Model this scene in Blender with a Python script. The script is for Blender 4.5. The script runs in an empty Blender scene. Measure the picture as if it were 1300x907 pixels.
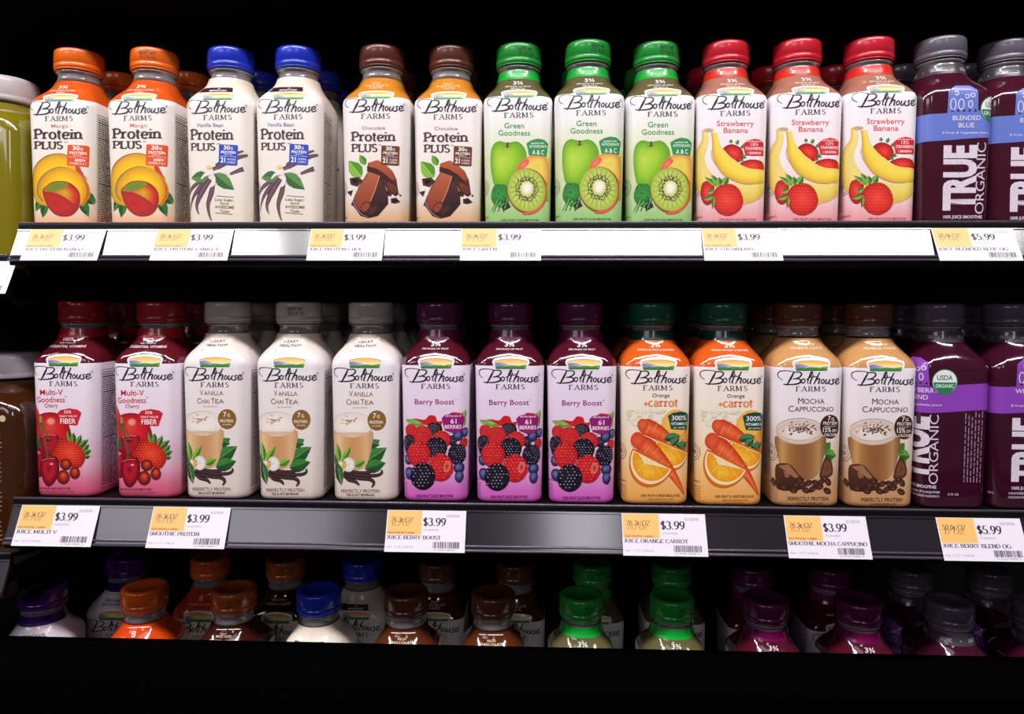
import bpy, bmesh, math, random
from mathutils import Vector, Matrix
from mathutils.geometry import tessellate_polygon

# ------------------------------------------------------------------ camera
S = bpy.context.scene
FPX = 880.0; PX0, PY0 = 650.0, 409.0
ROLLD = math.radians(0.16)
YAW, PITCH, ROLL = math.radians(2.12), math.radians(-1.24), ROLLD
CAMY = -0.634
cam_data = bpy.data.cameras.new('camera'); cam = bpy.data.objects.new('camera', cam_data)
S.collection.objects.link(cam); S.camera = cam
cam_data.sensor_width = 36; cam_data.lens = 36 * FPX / 1300
cam_data.shift_y = -(453.5 - PY0) / 1300; cam_data.clip_start = 0.01
CAMROT = Matrix.Rotation(YAW, 3, 'Z') @ Matrix.Rotation(math.pi / 2 + PITCH, 3, 'X') @ Matrix.Rotation(ROLL, 3, 'Z')
cam.location = (0, CAMY, 0); cam.rotation_euler = CAMROT.to_euler()

def unproj(px, py, Y):
    d = CAMROT @ Vector(((px - PX0) / FPX, -(py - PY0) / FPX, -1))
    t = (Y - CAMY) / d.y
    return d.x * t, d.z * t

# ------------------------------------------------------------------ world and lamps
W = bpy.data.worlds.new('store'); S.world = W; W.use_nodes = True
W.node_tree.nodes['Background'].inputs[0].default_value = (0.75, 0.7, 0.85, 1)
W.node_tree.nodes['Background'].inputs[1].default_value = 0.05

def area(name, loc, target, sx, sy, power, col=(1, 1, 1)):
    l = bpy.data.lights.new(name, 'AREA'); l.shape = 'RECTANGLE'; l.size = sx; l.size_y = sy
    l.energy = power; l.color = col
    o = bpy.data.objects.new(name, l); S.collection.objects.link(o); o.location = loc
    o.rotation_euler = (Vector(target) - Vector(loc)).to_track_quat('-Z', 'Y').to_euler()
    return o
# two canopy tubes end to end, high above the front of the cooler
area('canopy_lamp', (0.46, -1.30, 1.72), (0.46, 0, -0.05), 2.60, 0.14, 60, (1, 0.955, 0.97))
area('canopy_lamp', (-2.34, -1.30, 1.72), (-2.34, 0, -0.05), 2.60, 0.14, 60, (1, 0.955, 0.97))
# unseen aisle lamps, placed by rail reflections and set low as added cap fill
area('aisle_fill_lamp', (0.28, -3.4, 1.38), (0.28, 0, 0), 0.4, 0.7, 6, (0.93, 0.9, 1))
area('aisle_fill_lamp', (-2.0, -3.4, 1.38), (0, 0, 0), 1.6, 0.7, 12, (0.93, 0.9, 1))
area('aisle_fill_lamp', (0.0, -3.2, 3.1), (0, 0, 0), 2.4, 0.6, 8, (0.96, 0.94, 1))  # purely added soft fill, kept out of the rail's mirror range
S.view_settings.view_transform = 'Standard'; S.view_settings.look = 'None'
S.view_settings.exposure = 0.0; S.view_settings.gamma = 1.0; S.view_settings.use_curve_mapping = False

# ------------------------------------------------------------------ helpers
rnd = random.Random(7)
def lin(c):
    return tuple(((x / 255) / 12.92 if x / 255 <= 0.04045 else ((x / 255 + 0.055) / 1.055) ** 2.4) for x in c[:3]) + (1.0,)
def mix(a, b, t): return tuple(a[i] + (b[i] - a[i]) * t for i in range(3))

def mat(name, col, rough=0.4, metal=0.0, coat=0.0, spec=0.5, trans=0.0, bump=0.0, bscale=(60, 60, 60), vcol=False, coat_rough=0.05, vary=0.0):
    m = bpy.data.materials.new(name); m.use_nodes = True
    nt = m.node_tree; b = nt.nodes['Principled BSDF']
    b.inputs['Base Color'].default_value = lin(col)
    b.inputs['Roughness'].default_value = rough; b.inputs['Metallic'].default_value = metal
    b.inputs['Coat Weight'].default_value = coat; b.inputs['Coat Roughness'].default_value = coat_rough
    b.inputs['Specular IOR Level'].default_value = spec
    b.inputs['Transmission Weight'].default_value = trans
    if vcol:
        a = nt.nodes.new('ShaderNodeVertexColor'); a.layer_name = 'Col'
        nt.links.new(a.outputs['Color'], b.inputs['Base Color'])
    if bump or vary:
        tc = nt.nodes.new('ShaderNodeTexCoord'); mp = nt.nodes.new('ShaderNodeMapping'); mp.inputs['Scale'].default_value = bscale
        nz = nt.nodes.new('ShaderNodeTexNoise'); nz.inputs['Scale'].default_value = 1.0; nz.inputs['Detail'].default_value = 3
        nt.links.new(tc.outputs['Object'], mp.inputs['Vector']); nt.links.new(mp.outputs['Vector'], nz.inputs['Vector'])
        if bump:
            bp = nt.nodes.new('ShaderNodeBump'); bp.inputs['Strength'].default_value = bump; bp.inputs['Distance'].default_value = 0.002
            nt.links.new(nz.outputs['Fac'], bp.inputs['Height'])
            nt.links.new(bp.outputs['Normal'], b.inputs['Normal']); nt.links.new(bp.outputs['Normal'], b.inputs['Coat Normal'])
        if vary:
            mr = nt.nodes.new('ShaderNodeMapRange'); mr.inputs['From Min'].default_value = 0.35; mr.inputs['From Max'].default_value = 0.7
            mr.inputs['To Min'].default_value = rough; mr.inputs['To Max'].default_value = rough + vary
            nt.links.new(nz.outputs['Fac'], mr.inputs['Value']); nt.links.new(mr.outputs['Result'], b.inputs['Roughness'])
    return m

def link(name, me, parent=None, **props):
    o = bpy.data.objects.new(name, me); S.collection.objects.link(o)
    if parent: o.parent = parent
    for k, v in props.items(): o[k] = v
    return o

def mesh_from(name, verts, faces, material, smooth=True, cols=None):
    me = bpy.data.meshes.new(name); me.from_pydata(verts, [], faces)
    if material: me.materials.append(material)
    if smooth: me.polygons.foreach_set('use_smooth', [True] * len(me.polygons))
    if cols:
        a = me.color_attributes.new('Col', 'FLOAT_COLOR', 'POINT')
        a.data.foreach_set('color', [x for c in cols for x in c])
    me.update(); return me

def box_geo(x0, x1, y0, y1, z0, z1, V, F):
    n = len(V)
    V += [(x0, y0, z0), (x1, y0, z0), (x1, y1, z0), (x0, y1, z0), (x0, y0, z1), (x1, y0, z1), (x1, y1, z1), (x0, y1, z1)]
    F += [[n + i for i in f] for f in ((0, 3, 2, 1), (4, 5, 6, 7), (0, 1, 5, 4), (1, 2, 6, 5), (2, 3, 7, 6), (3, 0, 4, 7))]
def box(name, b, m, parent=None, bevel=0.0, **p):
    V, F = [], []; box_geo(*b, V, F)
    me = mesh_from(name, V, F, m, False); o = link(name, me, parent, **p)
    if bevel:
        md = o.modifiers.new('bevel', 'BEVEL'); md.width = bevel; md.segments = 2
    return o
def prism(name, prof, x0, x1, m, parent=None, smooth=False, **p):
    """prof: list of (Y, z), extruded along x"""
    n = len(prof); V = [(x0, a, b) for a, b in prof] + [(x1, a, b) for a, b in prof]
    F = [[i, (i + 1) % n, n + (i + 1) % n, n + i] for i in range(n)] + [list(range(n))[::-1], [n + i for i in range(n)]]
    bm = bmesh.new(); vs = [bm.verts.new(v) for v in V]
    for f in F: bm.faces.new([vs[i] for i in f])
    bmesh.ops.recalc_face_normals(bm, faces=bm.faces)
    me = bpy.data.meshes.new(name); bm.to_mesh(me); bm.free(); me.materials.append(m)
    if smooth: me.polygons.foreach_set('use_smooth', [len(f.vertices) == 4 for f in me.polygons])
    return link(name, me, parent, **p)
def circ(cy, cz, r, n=12): return [(cy + r * math.cos(2 * math.pi * i / n), cz + r * math.sin(2 * math.pi * i / n)) for i in range(n)]

def lathe(prof, n=48, cap_top=True, cap_bot=True):
    """prof: list of (r, z)"""
    V = []; F = []
    for r, z in prof:
        for i in range(n):
            a = 2 * math.pi * i / n; V.append((r * math.sin(a), -r * math.cos(a), z))
    for k in range(len(prof) - 1):
        for i in range(n):
            j = (i + 1) % n; F.append([k * n + i, k * n + j, (k + 1) * n + j, (k + 1) * n + i])
    if cap_top: F.append([(len(prof) - 1) * n + i for i in range(n)])
    if cap_bot: F.append([i for i in range(n)][::-1])
    return V, F

# ------------------------------------------------------------------ bottle surface
HW0, RC0 = 32.0, 10.5
PROF = [(0, 27.8, 10.5), (1.2, 29.2, 10.5), (4, 30.0, 10.5), (120, 31.9, 10.5), (126, 32.0, 10.5), (129, 31.8, 11.2), (132, 31.2, 12.6),
        (135, 30.1, 14.5), (138, 28.6, 16.5), (141, 26.6, 18.2), (144, 24.6, 19.2), (147, 22.8, 19.6), (150, 21.6, 20.2), (153, 20.7, 20.3),
        (156, 20.1, 20.0), (159, 19.6, 19.6), (162, 18.8, 18.8)]
SH = (0.0622, -0.181, -0.4656)      # heights of the three shelves under the bottles
def R_at(phi, hw, rc):
    c, s = abs(math.cos(phi)), abs(math.sin(phi)); a, b = max(c, s), min(c, s)
    if hw * b / a <= hw - rc: return hw / a
    k = hw - rc
    return k * (a + b) + math.sqrt(max(0, (k * (a + b)) ** 2 - 2 * k * k + rc * rc))
FLAT = HW0 - RC0; QUART = 2 * FLAT + math.pi * RC0 / 2
def phi_of(u):
    q = round(u / QUART); d = u - q * QUART; sg = 1 if d >= 0 else -1; d = abs(d)
    if d <= FLAT: a = math.atan2(d, HW0)
    else:
        t = (d - FLAT) / RC0; a = math.atan2(FLAT + RC0 * math.sin(t), FLAT + RC0 * math.cos(t))
    return q * math.pi / 2 + sg * a
ub = []
CS = 5
for q in range(-2, 2):
    c0 = q * QUART
    ub += [c0, c0 + FLAT * 0.5] + [c0 + FLAT + i * (QUART - 2 * FLAT) / (2 * CS) for i in range(2 * CS)] + [c0 + QUART - FLAT, c0 + QUART - FLAT * 0.5]
ub.append(2 * QUART)
VB = [p[0] for p in PROF]
def grid_point(i, k):
    phi = phi_of(ub[i]); v, hw, rc = PROF[k]; r = R_at(phi, hw, rc)
    return Vector((r * math.sin(phi), -r * math.cos(phi), v))
GRID = [[grid_point(i, k) for k in range(len(VB))] for i in range(len(ub))]
NRM = []
for i in range(len(ub)):
    row = []
    for k in range(len(VB)):
        i0 = i - 1 if i > 0 else len(ub) - 2; i1 = i + 1 if i < len(ub) - 1 else 1
        k0, k1 = max(0, k - 1), min(len(VB) - 1, k + 1)
        row.append((GRID[i1][k] - GRID[i0][k]).cross(GRID[i][k1] - GRID[i][k0]).normalized())
    NRM.append(row)
import bisect as _b
def surf(u, v, off):
    u = min(max(u, ub[0]), ub[-1]); v = min(max(v, VB[0]), VB[-1])
    i = min(max(_b.bisect_right(ub, u + 1e-6) - 1, 0), len(ub) - 2); k = min(max(_b.bisect_right(VB, v + 1e-6) - 1, 0), len(VB) - 2)
    s = (u - ub[i]) / (ub[i + 1] - ub[i]); t = (v - VB[k]) / (VB[k + 1] - VB[k])
    g = GRID; n = NRM
    p = (g[i][k] * (1 - s) + g[i + 1][k] * s) * (1 - t) + (g[i][k + 1] * (1 - s) + g[i + 1][k + 1] * s) * t
    m = (n[i][k] * (1 - s) + n[i + 1][k] * s) * (1 - t) + (n[i][k + 1] * (1 - s) + n[i + 1][k + 1] * s) * t
    p = p + m.normalized() * off
    return (p.x / 1000, p.y / 1000, p.z / 1000)
def widen(v):
    if v <= 126: return 1.0
    for k in range(len(PROF) - 1):
        if PROF[k][0] <= v <= PROF[k + 1][0]:
            t = (v - PROF[k][0]) / (PROF[k + 1][0] - PROF[k][0]); hw = PROF[k][1] + t * (PROF[k + 1][1] - PROF[k][1]); return HW0 / hw
    return HW0 / PROF[-1][1]
def wrap_mesh(name, m, v0, v1, off, colf):
    vs = sorted(set([v0, v1] + [v for v in VB if v0 < v < v1] + [v0 + (v1 - v0) * i / 20 for i in range(1, 20)]))
    n = len(ub) - 1; V, C, F = [], [], []
    for v in vs:
        for i in range(n): V.append(surf(ub[i], v, off)); C.append(lin(colf(v)))
    for k in range(len(vs) - 1):
        for i in range(n):
            j = (i + 1) % n; F.append([k * n + i, k * n + j, (k + 1) * n + j, (k + 1) * n + i])
    return mesh_from(name, V, F, m, True, C)

# ------------------------------------------------------------------ flat print drawn as thin coloured shapes
_fontcache = {}
def text_geo(s, size, weight=0.0, spacing=1.0):
    key = (s, weight, spacing)
    if key not in _fontcache:
        cu = bpy.data.curves.new('t', 'FONT'); cu.body = s; cu.size = 1; cu.offset = weight; cu.space_character = spacing
        cu.resolution_u = 2 if len(s) > 8 else 3; cu.align_x = 'CENTER'
        ob = bpy.data.objects.new('t', cu); me = bpy.data.meshes.new_from_object(ob)
        vs = [(v.co.x, v.co.y) for v in me.vertices]; fs = [tuple(p.vertices) for p in me.polygons]
        bpy.data.objects.remove(ob); bpy.data.curves.remove(cu); bpy.data.meshes.remove(me)
        _fontcache[key] = (vs, fs)
    return _fontcache[key]

def catmull(P, n=5, closed=True):
    out = []; L = len(P)
    rng = range(L) if closed else range(L - 1)
    for i in rng:
        if closed: p0, p1, p2, p3 = P[(i - 1) % L], P[i], P[(i + 1) % L], P[(i + 2) % L]
        else: p0, p1, p2, p3 = P[max(i - 1, 0)], P[i], P[i + 1], P[min(i + 2, L - 1)]
        for k in range(n):
            t = k / n
            out.append(tuple(0.5 * (2 * p1[d] + (p2[d] - p0[d]) * t + (2 * p0[d] - 5 * p1[d] + 4 * p2[d] - p3[d]) * t * t + (3 * p1[d] - p0[d] - 3 * p2[d] + p3[d]) * t ** 3) for d in (0, 1)))
    if not closed: out.append(tuple(P[-1][:2]))
    return out
def ell(cx, cy, rx, ry, n=20, rot=0, a0=0, a1=360):
    full = abs(a1 - a0) >= 360; m = n if full else n + 1; out = []
    for i in range(m):
        a = math.radians(a0 + (a1 - a0) * i / n); x, y = rx * math.cos(a), ry * math.sin(a); r = math.radians(rot)
        out.append((cx + x * math.cos(r) - y * math.sin(r), cy + x * math.sin(r) + y * math.cos(r)))
    return out

class Art:
    """collects coloured flat shapes; all drawing is in the current frame's own units"""
    def __init__(s): s.V = []; s.F = []; s.C = []; s.lv = 0.0; s.tf = lambda x, y: (x, y); s.unit = 1.0
    def frame(s, zs, x0, y0, cx, Y, Sz):
        """units = pixels of an enlargement (factor zs, origin x0,y0) of a label centred on cx, in the plane Y, standing at height Sz"""
        Xc = unproj(cx, 400, Y)[0]
        def tf(x, y):
            X, z = unproj(x0 + x / zs, y0 + y / zs, Y)
            # keep verticals upright whatever the roll
            return ((X - Xc) * 1000, (z - Sz) * 1000)
        s.tf = tf; s.unit = 0.72 / zs
    def mm(s): s.tf = lambda x, y: (x, y); s.unit = 1.0
    def up(s, d=1.0): s.lv += d
    def raw(s, pts, faces, cols):
        n = len(s.V)
        for p in pts:
            u, v = s.tf(*p); s.V.append((u * widen(v), v, s.lv))
        s.F += [tuple(n + i for i in f) for f in faces]
        s.C += [lin(c) for c in cols] if isinstance(cols, list) else [lin(cols)] * len(pts)
    def poly(s, P, col, col2=None):
        tri = tessellate_polygon([[Vector((p[0], p[1], 0)) for p in P]])
        if col2 is not None:
            ys = [p[1] for p in P]; a, b = min(ys), max(ys)
            cols = [mix(col, col2, (p[1] - a) / (b - a + 1e-9)) for p in P]
        else: cols = col
        s.raw(P, tri, cols)
    def hpoly(s, P, col, col2):
        xs = [p[0] for p in P]; a, b = min(xs), max(xs)
        tri = tessellate_polygon([[Vector((p[0], p[1], 0)) for p in P]])
        s.raw(P, tri, [mix(col, col2, (p[0] - a) / (b - a + 1e-9)) for p in P])
    def blob(s, P, cols, ctr=None):
        """cols from rim to centre, concentric rings"""
        n = len(P); cx = sum(p[0] for p in P) / n; cy = sum(p[1] for p in P) / n
        if ctr: cx, cy = ctr
        k = len(cols); V, C, F = [], [], []
        for r in range(k - 1):
            t = r / (k - 1)
            for p in P: V.append((p[0] + (cx - p[0]) * t, p[1] + (cy - p[1]) * t)); C.append(cols[r])
        V.append((cx, cy)); C.append(cols[-1])
        for r in range(k - 2):
            for i in range(n):
                j = (i + 1) % n; F.append((r * n + i, r * n + j, (r + 1) * n + j, (r + 1) * n + i))
        for i in range(n): F.append(((k - 2) * n + i, (k - 2) * n + (i + 1) % n, len(V) - 1))
        s.raw(V, F, C)
    def ribbon(s, P, w, cols, n=5):
        """path P, widths w (one or a list), cols across the width"""
        Q = catmull(P, n, False) if len(P) > 2 and n > 1 else list(P)
        m = len(Q); k = len(cols); V, C, F = [], [], []
        for i, p in enumerate(Q):
            a, b = Q[max(i - 1, 0)], Q[min(i + 1, m - 1)]; dx, dy = b[0] - a[0], b[1] - a[1]; L = math.hypot(dx, dy) or 1
            nx, ny = -dy / L, dx / L
            if isinstance(w, (list, tuple)):
                f = i / (m - 1) * (len(w) - 1); g = min(int(f), len(w) - 2); ww = w[g] + (w[g + 1] - w[g]) * (f - g)
            else: ww = w
            for j in range(k):
                o = (j / (k - 1) - 0.5) * ww if k > 1 else 0
                V.append((p[0] + nx * o, p[1] + ny * o)); C.append(cols[j])
        for i in range(m - 1):
            for j in range(k - 1): F.append((i * k + j, i * k + j + 1, (i + 1) * k + j + 1, (i + 1) * k + j))
        s.raw(V, F, C)
    def line(s, P, w, col, n=4): s.ribbon(P, w, [col, col], n)
    def text(s, t, cx, by, width, height, col, weight=0.0, rot=0.0, spacing=1.0, flip=True):
        """centred at cx, baseline by, scaled to the given width and to a capital height"""
        vs, fs = text_geo(t, 1, weight, spacing)
        if not vs: return
        x0 = min(v[0] for v in vs); x1 = max(v[0] for v in vs); kx = width / (x1 - x0); ky = height / 0.70
        m = (x0 + x1) / 2; f = -1 if flip else 1; c, sn = math.cos(math.radians(rot)), math.sin(math.radians(rot))
        P = []
        for x, y in vs:
            a, b = (x - m) * kx, y * ky * f; P.append((cx + a * c - b * sn, by + a * sn + b * c))
        s.raw(P, fs, col)
    def leaf(s, a, b, w, c1, c2, rib=(190, 210, 120)):
        dx, dy = b[0] - a[0], b[1] - a[1]; L = math.hypot(dx, dy); nx, ny = -dy / L, dx / L
        def side(g): return [(a[0] + dx * t + nx * g * w * h, a[1] + dy * t + ny * g * w * h) for t, h in ((0, 0), (.15, .3), (.35, .5), (.6, .45), (.82, .22), (1, 0))]
        s.poly(side(1) , c1, None); s.poly(side(-1), c2, None)
        s.line([a, b], w * 0.05, rib, 1)
    def finish(s, name, m, offset=0.13, eps=0.009):
        """cut the shapes where the bottle bends and wrap them onto it"""
        outV, outF, outC = [], [], []
        inside, rest = [], []
        for f in s.F:
            ok = all(abs(s.V[i][0]) < FLAT and 4 < s.V[i][1] < 120 for i in f)
            (inside if ok else rest).append(f)
        mp = {}
        def put(u, v, l, c):
            outV.append(surf(u, v, offset + l * eps)); outC.append(c); return len(outV) - 1
        for f in inside:
            g = []
            for i in f:
                if i not in mp: mp[i] = put(*s.V[i], s.C[i])
                g.append(mp[i])
            outF.append(g)
        if rest:
            bm = bmesh.new(); cl = bm.verts.layers.float_color.new('Col'); vm = {}
            for f in rest:
                g = []
                for i in f:
                    if i not in vm:
                        v = bm.verts.new(s.V[i]); v[cl] = s.C[i]; vm[i] = v
                    g.append(vm[i])
                try: bm.faces.new(g)
                except ValueError: pass
            us = [v.co.x for v in bm.verts]; lo, hi = min(us), max(us); vs_ = [v.co.y for v in bm.verts]; vlo, vhi = min(vs_), max(vs_)
            for u in ub:
                if lo < u < hi: bmesh.ops.bisect_plane(bm, geom=bm.verts[:] + bm.edges[:] + bm.faces[:], plane_co=(u, 0, 0), plane_no=(1, 0, 0))
            for v in VB:
                if vlo < v < vhi: bmesh.ops.bisect_plane(bm, geom=bm.verts[:] + bm.edges[:] + bm.faces[:], plane_co=(0, v, 0), plane_no=(0, 1, 0))
            bm.verts.index_update(); base = len(outV)
            for v in bm.verts: put(v.co.x, v.co.y, v.co.z, tuple(v[cl]))
            for f in bm.faces: outF.append([base + v.index for v in f.verts])
            bm.free()
        return mesh_from(name, outV, outF, m, True, outC)
    def flat(s, name, m, fn):
        return mesh_from(name, [fn(*v) for v in s.V], [list(f) for f in s.F], m, False, s.C)

# ------------------------------------------------------------------ drawn serif alphabet: strokes in a box of height 1
def arc(cx, cy, rx, ry, a0, a1, n=8): return [(cx + rx * math.cos(math.radians(a0 + (a1 - a0) * i / n)), cy + ry * math.sin(math.radians(a0 + (a1 - a0) * i / n))) for i in range(n + 1)]
G = {
 'A': (.8, [[(.06, 0), (.4, 1)], [(.4, 1), (.74, 0)], [(.2, .36), (.6, .36)]], [(.06, 0), (.74, 0)]),
 'B': (.7, [[(.14, 0), (.14, 1)], [(.14, 1)] + arc(.34, .76, .24, .24, 90, -90) + [(.14, .52)], [(.14, .52)] + arc(.36, .26, .28, .26, 90, -90) + [(.14, 0)]], [(.14, 0), (.14, 1)]),
 'C': (.75, [arc(.42, .5, .34, .5, 45, 315, 14)], []),
 'D': (.78, [[(.14, 0), (.14, 1)], [(.14, 1)] + arc(.32, .5, .38, .5, 90, -90, 12) + [(.14, 0)]], [(.14, 0), (.14, 1)]),
 'E': (.64, [[(.14, 0), (.14, 1)], [(.14, 1), (.58, 1), (.58, .84)], [(.14, .52), (.46, .52)], [(.14, 0), (.6, 0), (.6, .18)]], [(.14, 0), (.14, 1)]),
 'F': (.6, [[(.14, 0), (.14, 1)], [(.14, 1), (.56, 1), (.56, .84)], [(.14, .52), (.44, .52)]], [(.14, 0), (.14, 1)]),
 'G': (.8, [arc(.42, .5, .34, .5, 50, 340, 14), [(.72, 0.02), (.72, .42)]], [(.72, .42)]),
 'H': (.8, [[(.14, 0), (.14, 1)], [(.66, 0), (.66, 1)], [(.14, .52), (.66, .52)]], [(.14, 0), (.14, 1), (.66, 0), (.66, 1)]),
 'I': (.34, [[(.17, 0), (.17, 1)]], [(.17, 0), (.17, 1)]),
 'J': (.46, [[(.32, 1), (.32, .2)] + arc(.18, .16, .14, .18, 0, -150, 5)], [(.32, 1)]),
 'K': (.76, [[(.14, 0), (.14, 1)], [(.62, 1), (.16, .42)], [(.3, .58), (.68, 0)]], [(.14, 0), (.14, 1), (.62, 1), (.68, 0)]),
 'L': (.62, [[(.14, 0), (.14, 1)], [(.14, 0), (.58, 0), (.58, .2)]], [(.14, 0), (.14, 1)]),
 'M': (.96, [[(.14, 0), (.16, 1)], [(.16, 1), (.48, .1)], [(.48, .1), (.8, 1)], [(.8, 1), (.82, 0)]], [(.14, 0), (.14, 1), (.82, 0), (.82, 1)]),
 'N': (.82, [[(.14, 0), (.14, 1)], [(.14, 1), (.68, 0)], [(.68, 0), (.68, 1)]], [(.14, 0), (.68, 1), (.12, 1)]),
 'O': (.82, [arc(.41, .5, .34, .5, 0, 360, 18)], []),
 'P': (.66, [[(.14, 0), (.14, 1)], [(.14, 1)] + arc(.34, .73, .26, .27, 90, -90) + [(.14, .46)]], [(.14, 0), (.14, 1)]),
 'R': (.74, [[(.14, 0), (.14, 1)], [(.14, 1)] + arc(.34, .74, .25, .26, 90, -90) + [(.14, .48)], [(.36, .48), (.66, 0)]], [(.14, 0), (.14, 1), (.66, 0)]),
 'S': (.58, [arc(.29, .75, .2, .25, 30, 270, 9) + arc(.29, .25, .22, .25, 90, -150, 9)[1:]], []),
 'T': (.68, [[(.34, 0), (.34, 1)], [(.06, .84), (.06, 1), (.62, 1), (.62, .84)]], [(.34, 0)]),
 'U': (.78, [[(.14, 1), (.14, .3)] + arc(.39, .28, .25, .28, 180, 360, 9)[1:] + [(.64, 1)]], [(.14, 1), (.64, 1)]),
 'V': (.76, [[(.08, 1), (.38, 0)], [(.38, 0), (.68, 1)]], [(.08, 1), (.68, 1)]),
 'W': (1.0, [[(.06, 1), (.28, 0)], [(.28, 0), (.5, .9)], [(.5, .9), (.72, 0)], [(.72, 0), (.94, 1)]], [(.06, 1), (.94, 1)]),
 'Y': (.72, [[(.08, 1), (.36, .46)], [(.64, 1), (.36, .46)], [(.36, .46), (.36, 0)]], [(.08, 1), (.64, 1), (.36, 0)]),
 'Z': (.66, [[(.1, .84), (.1, 1), (.56, 1), (.08, 0), (.58, 0), (.58, .18)]], []),
 'r': (.5, [[(.14, 0), (.14, .68)], [(.14, .45)] + arc(.34, .46, .17, .2, 160, 50, 5)], [(.14, 0), (.14, .68)]),
 'o': (.62, [arc(.31, .34, .24, .34, 0, 360, 14)], []),
 't': (.42, [[(.18, .9), (.18, .18)] + arc(.28, .14, .1, .14, 180, 300, 4), [(.04, .66), (.38, .66)]], []),
 'e': (.6, [[(.08, .36), (.52, .36)] + arc(.3, .36, .22, .32, 0, 180, 8) + arc(.3, .34, .22, .34, 180, 320, 7)], []),
 'i': (.32, [[(.16, 0), (.16, .68)], [(.16, .86), (.16, .98)]], [(.16, 0), (.12, .68)]),
 'n': (.7, [[(.14, 0), (.14, .68)], [(.14, .45)] + arc(.34, .44, .2, .24, 150, 0, 7) + [(.54, 0)]], [(.14, 0), (.14, .68), (.54, 0)]),
 'c': (.56, [arc(.31, .34, .23, .34, 50, 315, 11)], []),
 'a': (.62, [arc(.28, .52, .18, .16, 150, 0, 6) + [(.46, .05), (.56, 0)], arc(.28, .2, .18, .2, 60, 330, 9)], []),
 '+': (.5, [[(.25, .1), (.25, .55)], [(.04, .32), (.46, .32)]], []),
 '0': (.56, [arc(.28, .5, .2, .5, 0, 360, 14)], []), '1': (.4, [[(.08, .82), (.22, 1), (.22, 0)]], [(.22, 0)]),
 '2': (.54, [arc(.26, .74, .19, .26, 170, -30, 8) + [(.08, 0), (.5, 0)]], []),
 '3': (.54, [arc(.24, .76, .18, .24, 150, -80, 8), arc(.24, .27, .22, .27, 85, -150, 9)], []),
 '5': (.54, [[(.46, 1), (.14, 1), (.12, .56)] + arc(.24, .3, .22, .3, 110, -150, 9)], []),
 '6': (.56, [arc(.28, .3, .2, .3, 0, 360, 12), [(.08, .35), (.16, .8), (.42, 1)]], []),
 '9': (.56, [arc(.28, .7, .2, .3, 0, 360, 12), [(.48, .65), (.4, .2), (.14, 0)]], []),
 '7': (.5, [[(.06, 1), (.46, 1), (.2, 0)]], []), '4': (.56, [[(.4, 0), (.4, 1), (.04, .3), (.52, .3)]], []),
 '8': (.56, [arc(.28, .76, .17, .24, 0, 360, 12), arc(.28, .27, .2, .27, 0, 360, 12)], []),
 '$': (.56, [arc(.28, .72, .18, .22, 30, 270, 8) + arc(.28, .28, .2, .22, 90, -150, 8)[1:], [(.28, -.08), (.28, 1.08)]], []),
 '.': (.26, [[(.13, 0), (.13, .1)]], []), '/': (.4, [[(.04, -.05), (.36, 1.05)]], []),
 '\u00a2': (.46, [arc(.25, .34, .18, .3, 50, 315, 9), [(.25, -.08), (.25, .8)]], []), ' ': (.36, [], []),
}
def serif_text(A, s, x, by, width, h, col, thick=.15, thin=.06, ser=.12, sh=.05, left=True, flip=-1, slant=0.0, spacing=0.0):
    tot = sum(G[c][0] + spacing for c in s); k = width / tot; pen = x if left else x - width / 2
    V, F = [], []
    def quad(a, b, c, d): n = len(V); V.extend([a, b, c, d]); F.append((n, n + 1, n + 2, n + 3))
    kx = k; ky = h
    for ch in s:
        adv, strokes, sers = G[ch]
        def T(p): return (pen + (p[0] + slant * p[1]) * kx, by + flip * p[1] * ky)
        for st in strokes:
            m = len(st); L = []
            for i in range(m):
                a, b = st[max(i - 1, 0)], st[min(i + 1, m - 1)]; dx, dy = b[0] - a[0], b[1] - a[1]; q = math.hypot(dx, dy) or 1
                # main strokes run down or down to the right; up strokes are thin
                w = thin + (thick - thin) * (abs(dy) / q) ** 1.5
                if thin < thick * .6 and dx * dy > 0 and abs(dx) / q > .25 and m == 2: w = thin * 1.2
                L.append((T((st[i][0] - dy / q * w / 2, st[i][1] + dx / q * w / 2)), T((st[i][0] + dy / q * w / 2, st[i][1] - dx / q * w / 2))))
            for i in range(m - 1): quad(L[i][0], L[i + 1][0], L[i + 1][1], L[i][1])
        for (sx, sy) in sers:
            y0, y1 = (sy, sy + sh) if sy < .5 else (sy - sh, sy)
            w = ser + thick / 2
            quad(T((sx - w, y0)), T((sx + w, y0)), T((sx + w, y1)), T((sx - w, y1)))
        pen += (adv + spacing) * k
    A.raw(V, F, col)
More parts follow.
